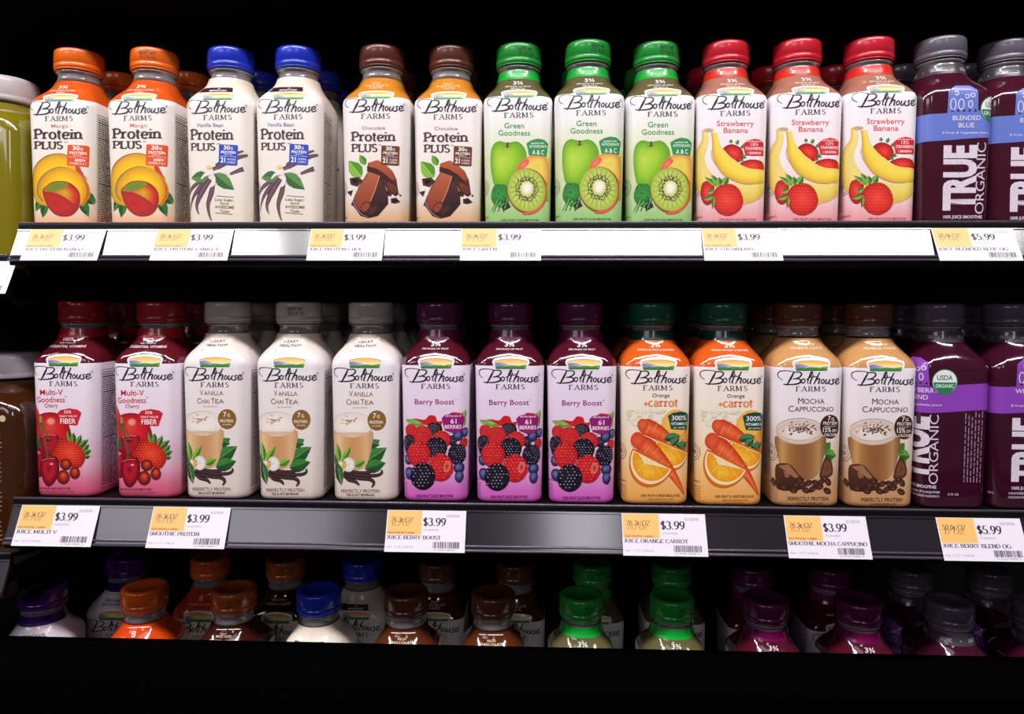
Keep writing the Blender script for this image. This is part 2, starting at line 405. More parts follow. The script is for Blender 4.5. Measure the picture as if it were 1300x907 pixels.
# ------------------------------------------------------------------ label artwork
Y1, Y2 = 0.0055, 0.0008          # planes of the bottle fronts in the two upper rows
def row1(A, zs, x0, y0, cx): A.frame(zs, x0, y0, cx, Y1, SH[0])
def row2(A, zs, x0, y0, cx): A.frame(zs, x0, y0, cx, Y2, SH[1])
INK = (42, 30, 52)
def logo(A, dv=0.0, ink=INK, arch=(246, 240, 246), reg=True):
    """field medallion, script word and spaced serif word; traced in one enlargement and shifted by dv mm"""
    Xc = unproj(646.5, 400, Y2)[0]
    def tf(x, y):
        X, z = unproj(600 + x / 6.98, 370 + y / 6.98, Y2); return ((X - Xc) * 1000, (z - SH[1]) * 1000 + dv)
    A.tf = (lambda x, y: tf(x, 700 + (y - 700) * .72)) if dv else tf
    A.poly([(198, 702), (172, 625), (180, 606), (200, 596), (260, 582), (338, 577), (410, 582), (474, 596), (496, 606), (503, 625), (476, 702)], arch); A.up()
    A.poly([(205, 690), (190, 628), (196, 617), (260, 603), (338, 598), (410, 603), (478, 617), (484, 628), (468, 690)], (60, 110, 60)); A.up()
    sky = [(196, 662), (192, 629), (198, 621), (260, 607), (338, 602), (410, 607), (475, 621), (481, 629), (478, 662)]
    A.poly(sky, (246, 166, 44), (255, 250, 200)); A.up()
    A.hpoly([(194, 636), (230, 630), (262, 634), (300, 644), (330, 656), (250, 664), (199, 660)], (120, 110, 190), (190, 190, 220)); A.up()
    A.poly([(198, 663), (240, 657), (300, 662), (340, 656), (400, 660), (477, 652), (474, 672), (204, 672)], (80, 140, 175), (70, 150, 100)); A.up()
    A.poly([(202, 670), (260, 660), (330, 668), (400, 660), (474, 658), (468, 686), (208, 686)], (130, 185, 70), (50, 120, 60)); A.up()
    for i in range(4): A.line([(212 + i * 60, 684), (236 + i * 62, 674), (272 + i * 60, 664)], 5, (36, 96, 60), 3)
    A.up()
    A.tf = tf
    L = lambda P, w, n=4: A.line(P, [q * 1.25 for q in w] if isinstance(w, list) else w * 1.25, ink, n)
    L([(92, 768), (62, 750), (50, 722), (62, 698), (95, 688), (150, 690), (205, 702)], [3, 6, 7, 5, 4])
    L([(175, 702), (232, 700), (252, 716), (238, 740), (206, 754), (176, 760)], [5, 9, 11, 7, 5])
    L([(176, 760), (226, 758), (246, 776), (228, 798), (170, 808), (94, 806)], [5, 9, 13, 9, 6])
    A.up(.4); L([(186, 700), (160, 752), (122, 818)], [8, 15, 7], 2); A.up(.4)
    L(ell(266, 777, 15, 19, 12, 20) + [ell(266, 777, 15, 19, 12, 20)[0]], 8, 1)
    L([(294, 766), (328, 738), (346, 704), (334, 700), (318, 740), (304, 786), (312, 800)], [6, 8, 11, 8, 6])
    A.up(.4); L([(354, 722), (338, 760), (326, 796), (336, 802)], [8, 11, 7], 3); L([(308, 748), (386, 738)], 6, 1); A.up(.4)
    L([(408, 700), (384, 750), (358, 806)], [8, 11, 8], 2); L([(368, 784), (392, 758), (408, 762), (398, 796), (410, 800)], [6, 10, 10, 6])
    L(ell(434, 781, 13, 18, 12, 20) + [ell(434, 781, 13, 18, 12, 20)[0]], 8, 1)
    L([(468, 762), (458, 790), (470, 802), (494, 768)], [9, 9, 6]); A.up(.3); L([(498, 762), (486, 794), (500, 802)], [10, 9, 6]); A.up(.3)
    L([(540, 764), (520, 764), (524, 782), (528, 796), (508, 806), (496, 800)], [6, 9, 10, 6])
    L([(548, 786), (574, 776), (576, 760), (556, 762), (544, 786), (558, 804), (590, 788)], [6, 9, 9, 7])
    if reg: A.line(ell(591, 742, 7, 8, 8) + [ell(591, 742, 7, 8, 8)[0]], 3, ink, 1)
    for i, c in enumerate('FARMS'):
        x = (202, 252, 309, 358, 430)[i]; w = (36, 48, 44, 58, 32)[i]
        serif_text(A, c, x, 868, w, 43, ink, .14, .05, .12, .05)
    A.up()

def smalltext(A, rows, col):
    """rows: (text, cx, baseline, width, capheight)"""
    for t, cx, by, w, h in rows: A.text(t, cx, by, w, h, col, 0.008)
def top_text(A, a, lines, col, v0=146.8, big=3.6):
    A.mm()
    if a: A.text(a, 0, v0 - 3, 9, big, col, .02, flip=False)
    for i, (t, w) in enumerate(lines): A.text(t, 0, v0 - 6 - i * 2.4, w, 1.5, col, .008, flip=False)
    A.up()
def heart_text(A, lines, col):
    A.mm()
    for t, w, v, h in lines: A.text(t, 0, v, w, h, col, .012, flip=False)
    A.up()
def side_panels(A, ink, paper=None, v0=6, v1=120):
    """facts box on the right face, ingredients and a ring mark on the left face"""
    A.mm(); r = random.Random(3)
    u0, u1 = 37, 60
    if paper: A.poly([(u0, v0), (u1, v0), (u1, v1), (u0, v1)], paper); A.up()
    for a, b in (((u0, v0), (u0, v1)), ((u1, v0), (u1, v1)), ((u0, v0), (u1, v0)), ((u0, v1), (u1, v1))): A.line([a, b], .45, ink, 1)
    v = v1 - 3; k = 0
    while v > v0 + 1.5:
        if k in (2, 9, 30): A.poly([(u0 + 1, v - .3), (u1 - 1, v - .3), (u1 - 1, v + .9), (u0 + 1, v + .9)], ink); v -= 2.4
        else:
            x = u0 + 1.2
            while x < u1 - 3:
                w = r.uniform(1.4, 4.5); w = min(w, u1 - 1 - x); A.poly([(x, v), (x + w, v), (x + w, v + 1.0), (x, v + 1.0)], ink); x += w + r.uniform(.5, 1.2 if x < u0 + 12 else 5)
            v -= 2.05
        k += 1
    for j in range(8):
        u = -40 - j * 2.4; v = 26
        while v < 112 - j * 5:
            w = r.uniform(1.5, 5); A.poly([(u, v), (u + 1.0, v), (u + 1.0, v + w), (u, v + w)], ink); v += w + r.uniform(.6, 1.3)
    for rr in (7.5, 5.2): 
        q = ell(-36, 48, rr, rr, 20); A.line(q + [q[0]], .5, ink, 1)
    A.text('3\u00be', -36, 46.6, 6, 3.4, ink, .02, flip=False)
    A.text('INGREDIENTS', -36, 20, 14, 1.6, ink, .01, flip=False)
    for i in range(5): A.text('ALL NATURAL NO PRESERVATIVES', -37, 16 - 2.4 * i, 17, 1.1, ink, flip=False)
    A.up()
def badge_shield(A, P, col, rows, tc=(250, 245, 248)):
    A.poly(P, col); A.up(); smalltext(A, rows, tc); A.up()
def sq_badge(A, q, col, col_dark, mango=False):
    """q: x0,y0,x1,y1 of the slightly turned square; 30g protein"""
    x0, y0, x1, y1 = q; w, h = x1 - x0, y1 - y0
    T = lambda a, b: (x0 + w * a - w * .03 * b + w * .03, y0 + h * b + h * .05 * a)
    P = [T(*p) for p in ((.05, 0), (.95, 0), (1, .05), (1, .95), (.95, 1), (.05, 1), (0, .95), (0, .05))]
    A.poly(P, col); A.up()
    def tx(t, a, b, ww, hh, wt=.02): c = T(a, b); A.text(t, c[0], c[1], ww * w, hh * h, (252, 246, 240), wt, 2)
    tx('30', .42, .24, .34, .19, .03); tx('G', .68, .24, .12, .12); tx('PROTEIN', .5, .44, .78, .13, .02); tx('PER BOTTLE', .5, .52, .4, .05, 0)
    tx('+', .5, .60, .07, .07, 0)
    if mango: tx('80%DV', .62, .78, .5, .12); tx('VITAMINS A & C', .5, .93, .84, .11, 0)
    else: tx('21', .22, .88, .26, .24, .03); tx('VITAMINS', .67, .77, .46, .1, 0); tx('& MINERALS', .67, .91, .46, .1, 0)
    A.line([T(.06, .575), T(.42, .575)], h * .015, (250, 240, 235), 1); A.line([T(.58, .575), T(.94, .575)], h * .015, (250, 240, 235), 1)
    A.up()
def protein_plus(A, flavour, fcol, ink, fx, fy, fw, px, py, pw, ph, lx, ly, lw, lh):
    A.text(flavour, fx, fy, fw, ph * .37, fcol, .002)
    kw = dict(thick=.19, thin=.13, ser=.08, sh=.12)
    serif_text(A, 'Protein', px, py, pw, ph, ink, **kw); A.up(.3)
    serif_text(A, 'PLUS', lx, ly, lw, lh, ink, **kw)
    A.text('TM', lx + lw + ph * .3, ly - lh * .8, ph * .35, ph * .15, ink); A.up()
def two_arm(A): pass

def leafy(A, pts, cols=((44, 104, 44), (82, 146, 60))):
    for a, b, w in pts: A.leaf(a, b, w, cols[0], cols[1]); A.up(.5)
def gloss(A, cx, cy, rx, ry, col, rot=0): A.blob(ell(cx, cy, rx, ry, 12, rot), [col[0], col[1], col[1]])
def berry(A, cx, cy, r, kind, sx=1.0):
    a = random.Random(int(cx * 7 + cy))
    if kind == 'blue':
        A.blob(ell(cx, cy, r * sx, r, 18), [(28, 28, 62), (48, 50, 98), (92, 98, 150), (110, 118, 170)], (cx - r * .25, cy - r * .3)); A.up(.4)
        A.blob(ell(cx + r * .2, cy - r * .35, r * .3, r * .25, 8), [(120, 126, 176), (30, 28, 60)]); A.up(.4); return
    base, edge, mid, hi = {'rasp': ((176, 22, 34), (198, 30, 38), (238, 62, 56), (248, 128, 112)), 'black': ((14, 10, 20), (22, 16, 30), (62, 52, 74), (214, 208, 226))}[kind]
    A.blob(ell(cx, cy, r * sx, r, 22), [base, base]); A.up(.4)
    d = r * .27; row = 0; y = -r * .86
    while y < r * .95:
        x = -r * sx + (d * .5 if row % 2 else 0)
        while x < r * sx:
            if (x / sx) ** 2 + y * y < (r * .9) ** 2:
                jx, jy = a.uniform(-.1, .1) * d, a.uniform(-.1, .1) * d
                P = ell(cx + x + jx, cy + y + jy, d * .53, d * .48, 8); q = max(0, 1 - math.hypot(x + r * .25, y + r * .3) / (r * 1.25))
                A.blob(P, [mix(base, edge, .4 + q), mix(edge, mid, min(1, .35 + q))])
            x += d
        y += d * .84; row += 1
    A.up(.4); row = 0; y = -r * .86
    while y < r * .95:
        x = -r * sx + (d * .5 if row % 2 else 0)
        while x < r * sx:
            if (x / sx) ** 2 + y * y < (r * .88) ** 2 and a.random() < (.7 if kind == 'black' else .45):
                A.raw(ell(cx + x - d * .1, cy + y - d * .12, d * .17, d * .13, 5), [(0, 1, 2), (0, 2, 3), (0, 3, 4)], hi)
            x += d
        y += d * .84; row += 1
    A.up(.4)
def strawberry(A, P, seeds=60, cols=((150, 14, 22), (206, 26, 32), (232, 50, 44), (240, 78, 62)), ctr=None):
    Q = catmull(P, 4); A.blob(Q, list(cols), ctr); A.up(.4)
    xs = [p[0] for p in Q]; ys = [p[1] for p in Q]; x0, x1, y0, y1 = min(xs), max(xs), min(ys), max(ys); cx, cy = (x0 + x1) / 2, (y0 + y1) / 2
    s = (x1 - x0) * .011; a = random.Random(5); n = max(3, int(math.sqrt(seeds)))
    for i in range(n):
        for j in range(n):
            x = x0 + (x1 - x0) * (i + .5 + (.5 if j % 2 else 0)) / n; y = y0 + (y1 - y0) * (j + .5) / n
            if inside(x, y, Q): A.raw([(x, y - s * 1.5), (x + s, y), (x, y + s * 1.5), (x - s, y)], [(0, 1, 2, 3)], (240, 150, 84))
    A.up(.4)
def inside(x, y, P):
    c = False; j = len(P) - 1
    for i in range(len(P)):
        if (P[i][1] > y) != (P[j][1] > y) and x < (P[j][0] - P[i][0]) * (y - P[i][1]) / (P[j][1] - P[i][1]) + P[i][0]: c = not c
        j = i
    return c
def vert_bars(A, P, cols):
    """closed outline filled with colours running from left to right, cut in columns"""
    xs = [p[0] for p in P]; x0, x1 = min(xs), max(xs); n = len(cols) - 1; m = n * 3
    V, C, F = [], [], []
    for i in range(m + 1):
        x = x0 + (x1 - x0) * i / m; x_ = min(max(x, x0 + .01 * (x1 - x0)), x1 - .01 * (x1 - x0)); ys = []
        for j in range(len(P)):
            a, b = P[j], P[(j + 1) % len(P)]
            if (a[0] > x_) != (b[0] > x_): ys.append(a[1] + (b[1] - a[1]) * (x_ - a[0]) / (b[0] - a[0]))
        if len(ys) < 2: ys = [P[0][1]] * 2
        f = i / m * n; g = min(int(f), n - 1); c = mix(cols[g], cols[g + 1], f - g)
        V += [(x, min(ys)), (x, max(ys))]; C += [c, c]
    for i in range(m): F.append((2 * i, 2 * i + 2, 2 * i + 3, 2 * i + 1))
    A.raw(V, F, C)

def art_mango():
    A = Art(); logo(A, 6.2); side_panels(A, (40, 26, 34))
    row1(A, 7.56, 130, 170, 181)
    protein_plus(A, 'Mango', (236, 130, 96), (74, 50, 52), 385, -66, 165, 130, 42, 480, 92, 130, 138, 285, 70)
    for a, b, w in (((600, 560), (730, 640), 90), ((580, 600), (660, 790), 90), ((200, 600), (120, 740), 80), ((230, 640), (200, 800), 80), ((640, 600), (715, 660), 80)): A.leaf(a, b, w, (30, 88, 40), (54, 118, 52)); A.up(.4)
    o = catmull([(85, 500), (110, 350), (190, 240), (330, 186), (460, 200), (560, 270), (610, 380), (640, 450), (520, 700), (240, 690), (120, 630)], 5)
    A.blob(o, [(206, 150, 40), (248, 184, 20), (252, 204, 14), (252, 206, 14), (250, 202, 14)]); A.up(.5)
    A.ribbon([(105, 600), (88, 480), (120, 340), (220, 230), (340, 190), (460, 206), (560, 290)], [16, 22, 14, 10], [(110, 96, 40), (222, 150, 40)]); A.up(.5)
    A.blob(catmull([(560, 300), (610, 370), (625, 430), (590, 440), (540, 330)], 4), [(206, 40, 46), (226, 70, 60)]); A.up(.4)
    o = catmull([(160, 560), (180, 460), (250, 370), (370, 318), (500, 330), (600, 400), (652, 500), (648, 590), (590, 680), (480, 720), (300, 700), (200, 640)], 5)
    A.blob(o, [(214, 150, 30), (246, 180, 16), (253, 208, 8), (253, 210, 10), (252, 206, 10)]); A.up(.5)
    A.ribbon([(205, 640), (158, 560), (180, 450), (260, 362), (370, 316), (470, 322)], [24, 28, 16, 5], [(128, 110, 60), (206, 160, 50)]); A.up(.5)
    A.ribbon([(600, 396), (650, 490), (655, 590), (600, 690)], [8, 26, 26, 14], [(246, 150, 40), (206, 44, 48)]); A.up(.5)
    o = catmull([(204, 552), (240, 500), (310, 456), (400, 448), (490, 470), (560, 530), (585, 600), (570, 700), (510, 770), (420, 790), (330, 770), (250, 690)], 5)
    A.blob(o, [(150, 30, 34), (196, 44, 34), (222, 80, 30), (214, 140, 30), (226, 170, 40)], (430, 560)); A.up(.5)
    A.blob(catmull([(215, 545), (250, 500), (320, 462), (400, 455), (470, 480), (400, 530), (300, 550)], 5), [(150, 130, 40), (110, 142, 44), (98, 140, 46)]); A.up(.5)
    A.blob(catmull([(210, 570), (300, 560), (420, 600), (540, 700), (500, 770), (420, 788), (330, 768), (255, 690)], 5), [(168, 40, 34), (200, 44, 36), (184, 30, 36)], (330, 660)); A.up(.5)
    sq_badge(A, (455, 98, 660, 300), (232, 84, 30), None, True)
    top_text(A, '3\u00be', [('SERVINGS OF FRUIT & VEGETABLES', 27), ('PER BOTTLE', 8)], (255, 240, 225)); return A
def art_vanilla():
    A = Art(); logo(A, 6.2); side_panels(A, (40, 34, 48))
    row1(A, 7.55, 320, 170, 366)
    protein_plus(A, 'Vanilla Bean', (104, 112, 172), (84, 66, 70), 275, -72, 262, 80, 50, 425, 97, 80, 153, 245, 68)
    pod = [(78, 46, 60), (128, 92, 104), (58, 34, 46)]
    for P, w in (([(600, 158), (470, 210), (330, 300)], [14, 40, 30]), ([(640, 195), (500, 240), (300, 340)], [20, 46, 40]), ([(600, 330), (470, 380)], [44, 22]), ([(170, 455), (100, 500), (25, 570)], [30, 36, 22]),
                 ([(250, 420), (160, 520), (90, 610), (35, 740)], [30, 46, 26, 6]), ([(270, 430), (190, 540), (130, 680), (150, 768)], [40, 60, 30, 6]), ([(300, 480), (280, 560), (245, 680), (265, 800), (285, 830)], [36, 52, 36, 16, 4])):
        A.ribbon(P, w, pod, 5); A.up(.5)
    A.leaf((255, 400), (75, 420), 110, (62, 112, 60), (88, 140, 74)); A.up(.5); A.leaf((310, 380), (512, 530), 130, (56, 104, 52), (92, 142, 78)); A.up(.5)
    for P, w in (([(285, 378), (220, 390), (180, 430)], [26, 30, 12]), ([(290, 385), (310, 430), (300, 480), (270, 505)], [26, 34, 30, 10]), ([(290, 372), (370, 350), (450, 385)], [22, 34, 14])):
        A.ribbon(P, w, [(214, 196, 200), (250, 242, 236), (236, 222, 220)], 5); A.up(.5)
    A.blob(ell(262, 315, 30, 18, 10), [(246, 214, 150), (240, 190, 110)]); A.up(.5)
    sq_badge(A, (357, 94, 543, 290), (44, 74, 186), None)
    for t, y, w, h in (('Less Sugar,', 640, 190, 26), ('Same', 672, 90, 22), ('AWESOME', 712, 195, 28), ('Taste', 750, 95, 26)): A.text(t, 412, y, w, h, (128, 112, 84), .004, 2)
    A.line([(330, 590), (508, 603)], 5, (150, 134, 104), 1); A.line([(315, 752), (495, 768)], 5, (150, 134, 104), 1)
    A.mm(); A.poly([(-20, 138.2), (14, 138.2), (13, 143.4), (-18, 143.4)], (62, 24, 32)); A.up(.5)
    A.text('NEW', 0, 141.2, 8, 1.5, (250, 236, 230), .02, flip=False); A.text('& IMPROVED', -2, 138.9, 20, 1.6, (250, 236, 230), .02, flip=False); A.up(); return A
def art_chocolate():
    A = Art(); logo(A, 6.2); side_panels(A, (60, 44, 48))
    row1(A, 6.48, 520, 150, 569)
    protein_plus(A, 'Chocolate', (176, 130, 116), (88, 64, 72), 310, 89, 196, 122, 184, 375, 74, 122, 272, 220, 62)
    A.leaf((240, 380), (190, 296), 60, (70, 136, 30), (104, 170, 40)); A.up(.5); A.leaf((205, 480), (92, 345), 120, (82, 150, 34), (132, 190, 60)); A.up(.5)
    dk = (48, 20, 16)
    for P in ([(100, 490), (180, 480), (215, 510), (170, 560), (110, 545)], [(70, 600), (130, 590), (110, 640)], [(455, 660), (500, 650), (540, 685), (500, 700), (460, 695)], [(530, 618), (545, 630), (530, 642)], [(400, 590), (470, 600), (460, 640), (410, 630)]):
        A.poly(P, (74, 36, 28)); A.poly([(p[0] * .6 + P[0][0] * .4 + 12, p[1] * .6 + P[0][1] * .4 + 8) for p in P], (40, 18, 18)); A.up(.4)
    A.poly([(262, 365), (340, 340), (395, 365), (470, 430), (505, 500), (525, 620), (500, 640), (430, 600), (380, 500), (250, 430)], (120, 52, 30), (66, 26, 20)); A.up(.5)
    A.poly([(272, 362), (340, 342), (400, 370), (468, 438), (500, 500), (470, 510), (400, 450), (330, 410), (262, 392)], (190, 92, 50), (150, 66, 38)); A.up(.5)
    A.poly([(250, 395), (330, 412), (400, 452), (470, 515), (480, 540), (420, 520), (350, 470), (262, 430)], (58, 24, 22)); A.up(.5)
    A.poly([(430, 520), (500, 560), (520, 610), (480, 620), (430, 580)], (128, 60, 42), (92, 38, 28)); A.up(.5)
    A.poly([(265, 430), (365, 465), (385, 500), (430, 620), (435, 700), (400, 740), (345, 800), (260, 820), (190, 800), (130, 720), (110, 710), (140, 640), (180, 560)], (60, 26, 24), (44, 16, 18)); A.up(.5)
    A.poly([(268, 438), (362, 470), (345, 520), (300, 640), (270, 690), (210, 700), (190, 760), (140, 700), (150, 620), (200, 540)], (186, 98, 64), (140, 56, 34)); A.up(.5)
    A.ribbon([(358, 470), (320, 580), (276, 684)], [12, 14, 10], [(236, 150, 104), (150, 70, 44)], 3); A.up(.5)
    A.poly([(372, 500), (420, 620), (420, 690), (330, 700), (290, 680), (330, 590)], (88, 42, 44), (56, 26, 30)); A.up(.5)
    A.blob(catmull([(190, 740), (230, 690), (280, 690), (270, 750), (215, 775)], 4), [(66, 26, 20), (160, 76, 48), (120, 54, 38)]); A.up(.5)
    A.blob(catmull([(260, 740), (340, 700), (350, 740), (300, 790), (250, 790)], 4), [(52, 22, 20), (88, 42, 36)]); A.up(.5)
    A.ribbon([(150, 640), (130, 690), (190, 780), (260, 815)], [4, 8, 8, 3], [(190, 160, 180), (96, 60, 80)]); A.up(.5)
    sq_badge(A, (372, 220, 526, 380), (110, 54, 30), None)
    heart_text(A, [('RICH', 8, 146.0, 1.8), ('CHOCOLATE', 24, 143.2, 1.9), ('TASTE', 13, 140.4, 1.9)], (250, 226, 186)); return A
def art_green():
    A = Art(); logo(A, 6.2); side_panels(A, (88, 96, 76))
    row1(A, 6.48, 600, 40, 658)
    for t, x, y, w in (('Green', 352, 795, 165), ('Goodness', 352, 855, 265)): A.text(t, x, y, w, 44, (72, 160, 84), .004)
    A.up(); row1(A, 7.56, 700, 170, 752)
    A.poly([(640, 210), (735, 210), (735, 640), (600, 640)], (222, 206, 90), (150, 182, 60)); A.up(.4)
    A.blob(catmull([(130, 240), (150, 120), (210, 66), (300, 80), (400, 70), (470, 130), (492, 230), (450, 340), (380, 430), (300, 520), (180, 500), (140, 380)], 5),
           [(96, 160, 30), (128, 188, 32), (164, 206, 46), (178, 214, 60), (190, 220, 84)], (230, 250)); A.up(.5)
    A.blob(ell(302, 116, 60, 16, 14), [(140, 190, 40), (90, 140, 24)]); A.up(.4); A.line([(305, 76), (300, 128)], 20, (96, 54, 40), 1); A.up(.4)
    A.blob(catmull([(395, 350), (420, 280), (490, 220), (580, 200), (680, 220), (720, 300), (720, 480), (500, 520)], 5), [(226, 140, 60), (240, 190, 90), (238, 214, 90), (228, 206, 80)], (600, 300)); A.up(.4)
    A.blob(catmull([(397, 350), (425, 285), (480, 235), (520, 262), (470, 320)], 5), [(230, 84, 70), (242, 140, 110)]); A.up(.4)
    r = random.Random(2)
    A.blob(catmull([(160, 500), (220, 480), (290, 500), (300, 620), (260, 700), (170, 680), (130, 600)], 5), [(40, 120, 50), (46, 140, 56), (58, 156, 70)]); A.up(.4)
    for i in range(34): 
        x, y = r.uniform(145, 280), r.uniform(490, 640); A.blob(ell(x, y, 13, 9, 6, r.uniform(0, 90)), [(36, 110, 46), (90, 186, 84)])
    A.up(.4)
    for i in range(12): A.line([(190 + i * 11, 640 + r.uniform(-20, 20)), (130 + i * 14, 700 + r.uniform(-20, 70))], 8, ((40, 130, 50), (130, 200, 90), (24, 60, 40))[i % 3], 1)
    A.poly([(240, 650), (300, 640), (330, 700), (250, 740)], (50, 40, 50)); A.up(.4)
    # half kiwi
    A.blob(ell(500, 545, 205, 222, 36, -20), [(150, 92, 40), (150, 92, 40)]); A.up(.4)
    A.blob(catmull([(690, 450), (702, 560), (660, 690), (560, 765), (450, 765), (560, 700), (650, 580)], 5), [(214, 92, 60), (236, 130, 90)]); A.up(.4)
    A.blob(ell(492, 535, 190, 208, 36, -20), [(170, 190, 70), (182, 202, 80), (190, 208, 92), (206, 218, 130), (226, 228, 170)]); A.up(.4)
    for i in range(40):
        a = 2 * math.pi * i / 40; c, s = math.cos(a), math.sin(a)
        A.line([(495 + c * 95, 525 + s * 100), (493 + c * 168, 532 + s * 182)], 6, (152, 178, 54) if i % 2 else (216, 224, 140), 1)
    A.up(.4)
    for i in range(84):
        a = 2 * math.pi * i / 84 + r.uniform(-.03, .03); q = r.uniform(66, 80) if i % 2 else r.uniform(92, 112); c, s = math.cos(a), math.sin(a)
        A.ribbon([(495 + c * q * .95, 525 + s * q), (495 + c * (q + 13) * .95, 525 + s * (q + 13)), (495 + c * (q + 26) * .95, 525 + s * (q + 27))], [3, 11, 3], [(44, 26, 18), (66, 44, 30)], 2)
    A.up(.4); A.blob(catmull([(440, 520), (455, 470), (500, 455), (545, 475), (552, 520), (530, 565), (490, 580), (455, 565)], 4), [(226, 220, 160), (250, 246, 226), (252, 248, 236)]); A.up(.5)
    badge_shield(A, [(490, 85), (540, 55), (600, 40), (660, 50), (712, 85), (690, 212), (516, 200)], (44, 146, 76), [('packed with', 600, 92, 130, 18), ('ANTIOXIDANTS', 604, 128, 176, 26), ('A & C', 606, 194, 120, 44)])
    A.text('100% FRUIT JUICE SMOOTHIE', 425, 834, 385, 20, (58, 92, 50), .006); A.up()
    top_text(A, '3\u00be', [('SERVINGS OF FRUIT', 25), ('PER BOTTLE', 13)], (244, 246, 236)); return A
def art_strawberry():
    A = Art(); logo(A, 6.2); side_panels(A, (110, 72, 84))
    row1(A, 6.48, 1060, 150, 1122)
    for t, x, y, w in (('Strawberry', 435, 58, 312), ('Banana', 438, 114, 205)): A.text(t, x, y, w, 44, (234, 84, 84), .004)
    A.up()
    for P in ([(95, 280), (150, 240), (230, 220), (400, 440), (640, 430), (700, 560), (620, 700), (300, 700), (120, 560)],): pass
    # rear banana, then the front one
    A.ribbon([(175, 90), (175, 190), (110, 330), (150, 500), (300, 620), (500, 650), (690, 590)], [46, 60, 130, 190, 170, 120, 60], [(238, 214, 120), (240, 220, 130), (244, 222, 118), (238, 206, 92), (226, 184, 78)], 7); A.up(.5)
    A.ribbon([(250, 500), (420, 590), (560, 620), (700, 560)], [20, 120, 150, 90], [(244, 226, 130), (240, 214, 100), (226, 180, 80)], 6); A.up(.5)
    strawberry(A, [(330, 245), (400, 208), (480, 240), (505, 300), (480, 350), (420, 350), (360, 300)], 60); 
    A.leaf((400, 200), (392, 168), 30, (60, 110, 50), (110, 160, 80)); A.leaf((440, 210), (465, 172), 30, (60, 110, 50), (110, 160, 80)); A.leaf((480, 240), (510, 215), 26, (60, 110, 50), (90, 150, 60)); A.leaf((490, 300), (530, 325), 30, (60, 110, 50), (90, 150, 60)); A.up(.5)
    strawberry(A, [(455, 385), (520, 345), (600, 335), (680, 360), (700, 420), (600, 436), (500, 430)], 60); A.leaf((505, 345), (470, 330), 26, (50, 100, 44), (100, 150, 70)); A.up(.5)
    A.ribbon([(256, 110), (268, 200), (300, 300), (380, 400), (520, 470), (700, 470)], [42, 60, 120, 160, 140, 100], [(240, 216, 100), (250, 226, 92), (252, 222, 78), (244, 204, 66), (214, 164, 60)], 7); A.up(.5)
    A.line([(228, 110), (250, 210), (228, 290), (262, 370), (350, 470), (520, 535), (690, 530)], 5, (206, 168, 70)); A.up(.5)
    A.blob(ell(205, 92, 46, 16, 10), [(206, 182, 150), (190, 160, 120)]); A.up(.5)
    strawberry(A, [(150, 530), (200, 510), (245, 530), (250, 600), (220, 700), (165, 700), (130, 620)], 50)
    strawberry(A, [(235, 640), (270, 570), (340, 538), (420, 545), (480, 600), (505, 690), (470, 760), (390, 800), (300, 785), (245, 720)], 110, ((186, 26, 32), (226, 44, 42), (236, 58, 50), (240, 78, 62)))
    for a, b, w in (((280, 560), (170, 478), 40), ((290, 550), (225, 458), 50), ((300, 550), (290, 480), 60), ((330, 540), (372, 475), 60), ((250, 590), (190, 610), 44), ((240, 640), (160, 668), 44), ((245, 640), (235, 745), 30)): A.leaf(a, b, w, (62, 118, 44), (126, 178, 74)); A.up(.3)
    badge_shield(A, [(498, 210), (540, 176), (600, 164), (650, 172), (684, 196), (686, 300), (600, 304), (520, 300)], (218, 40, 46), [('with the juice of', 594, 190, 128, 14), ('13\u00bd', 597, 222, 62, 26), ('STRAWBERRIES', 600, 256, 160, 24), ('1 BANANA', 600, 292, 118, 22)])
    A.text('100% FRUIT JUICE SMOOTHIE', 455, 840, 330, 18, (168, 84, 96), .004); A.up()
    top_text(A, '3\u00be', [('SERVINGS OF FRUIT', 23), ('PER BOTTLE', 12)], (252, 236, 230)); return A
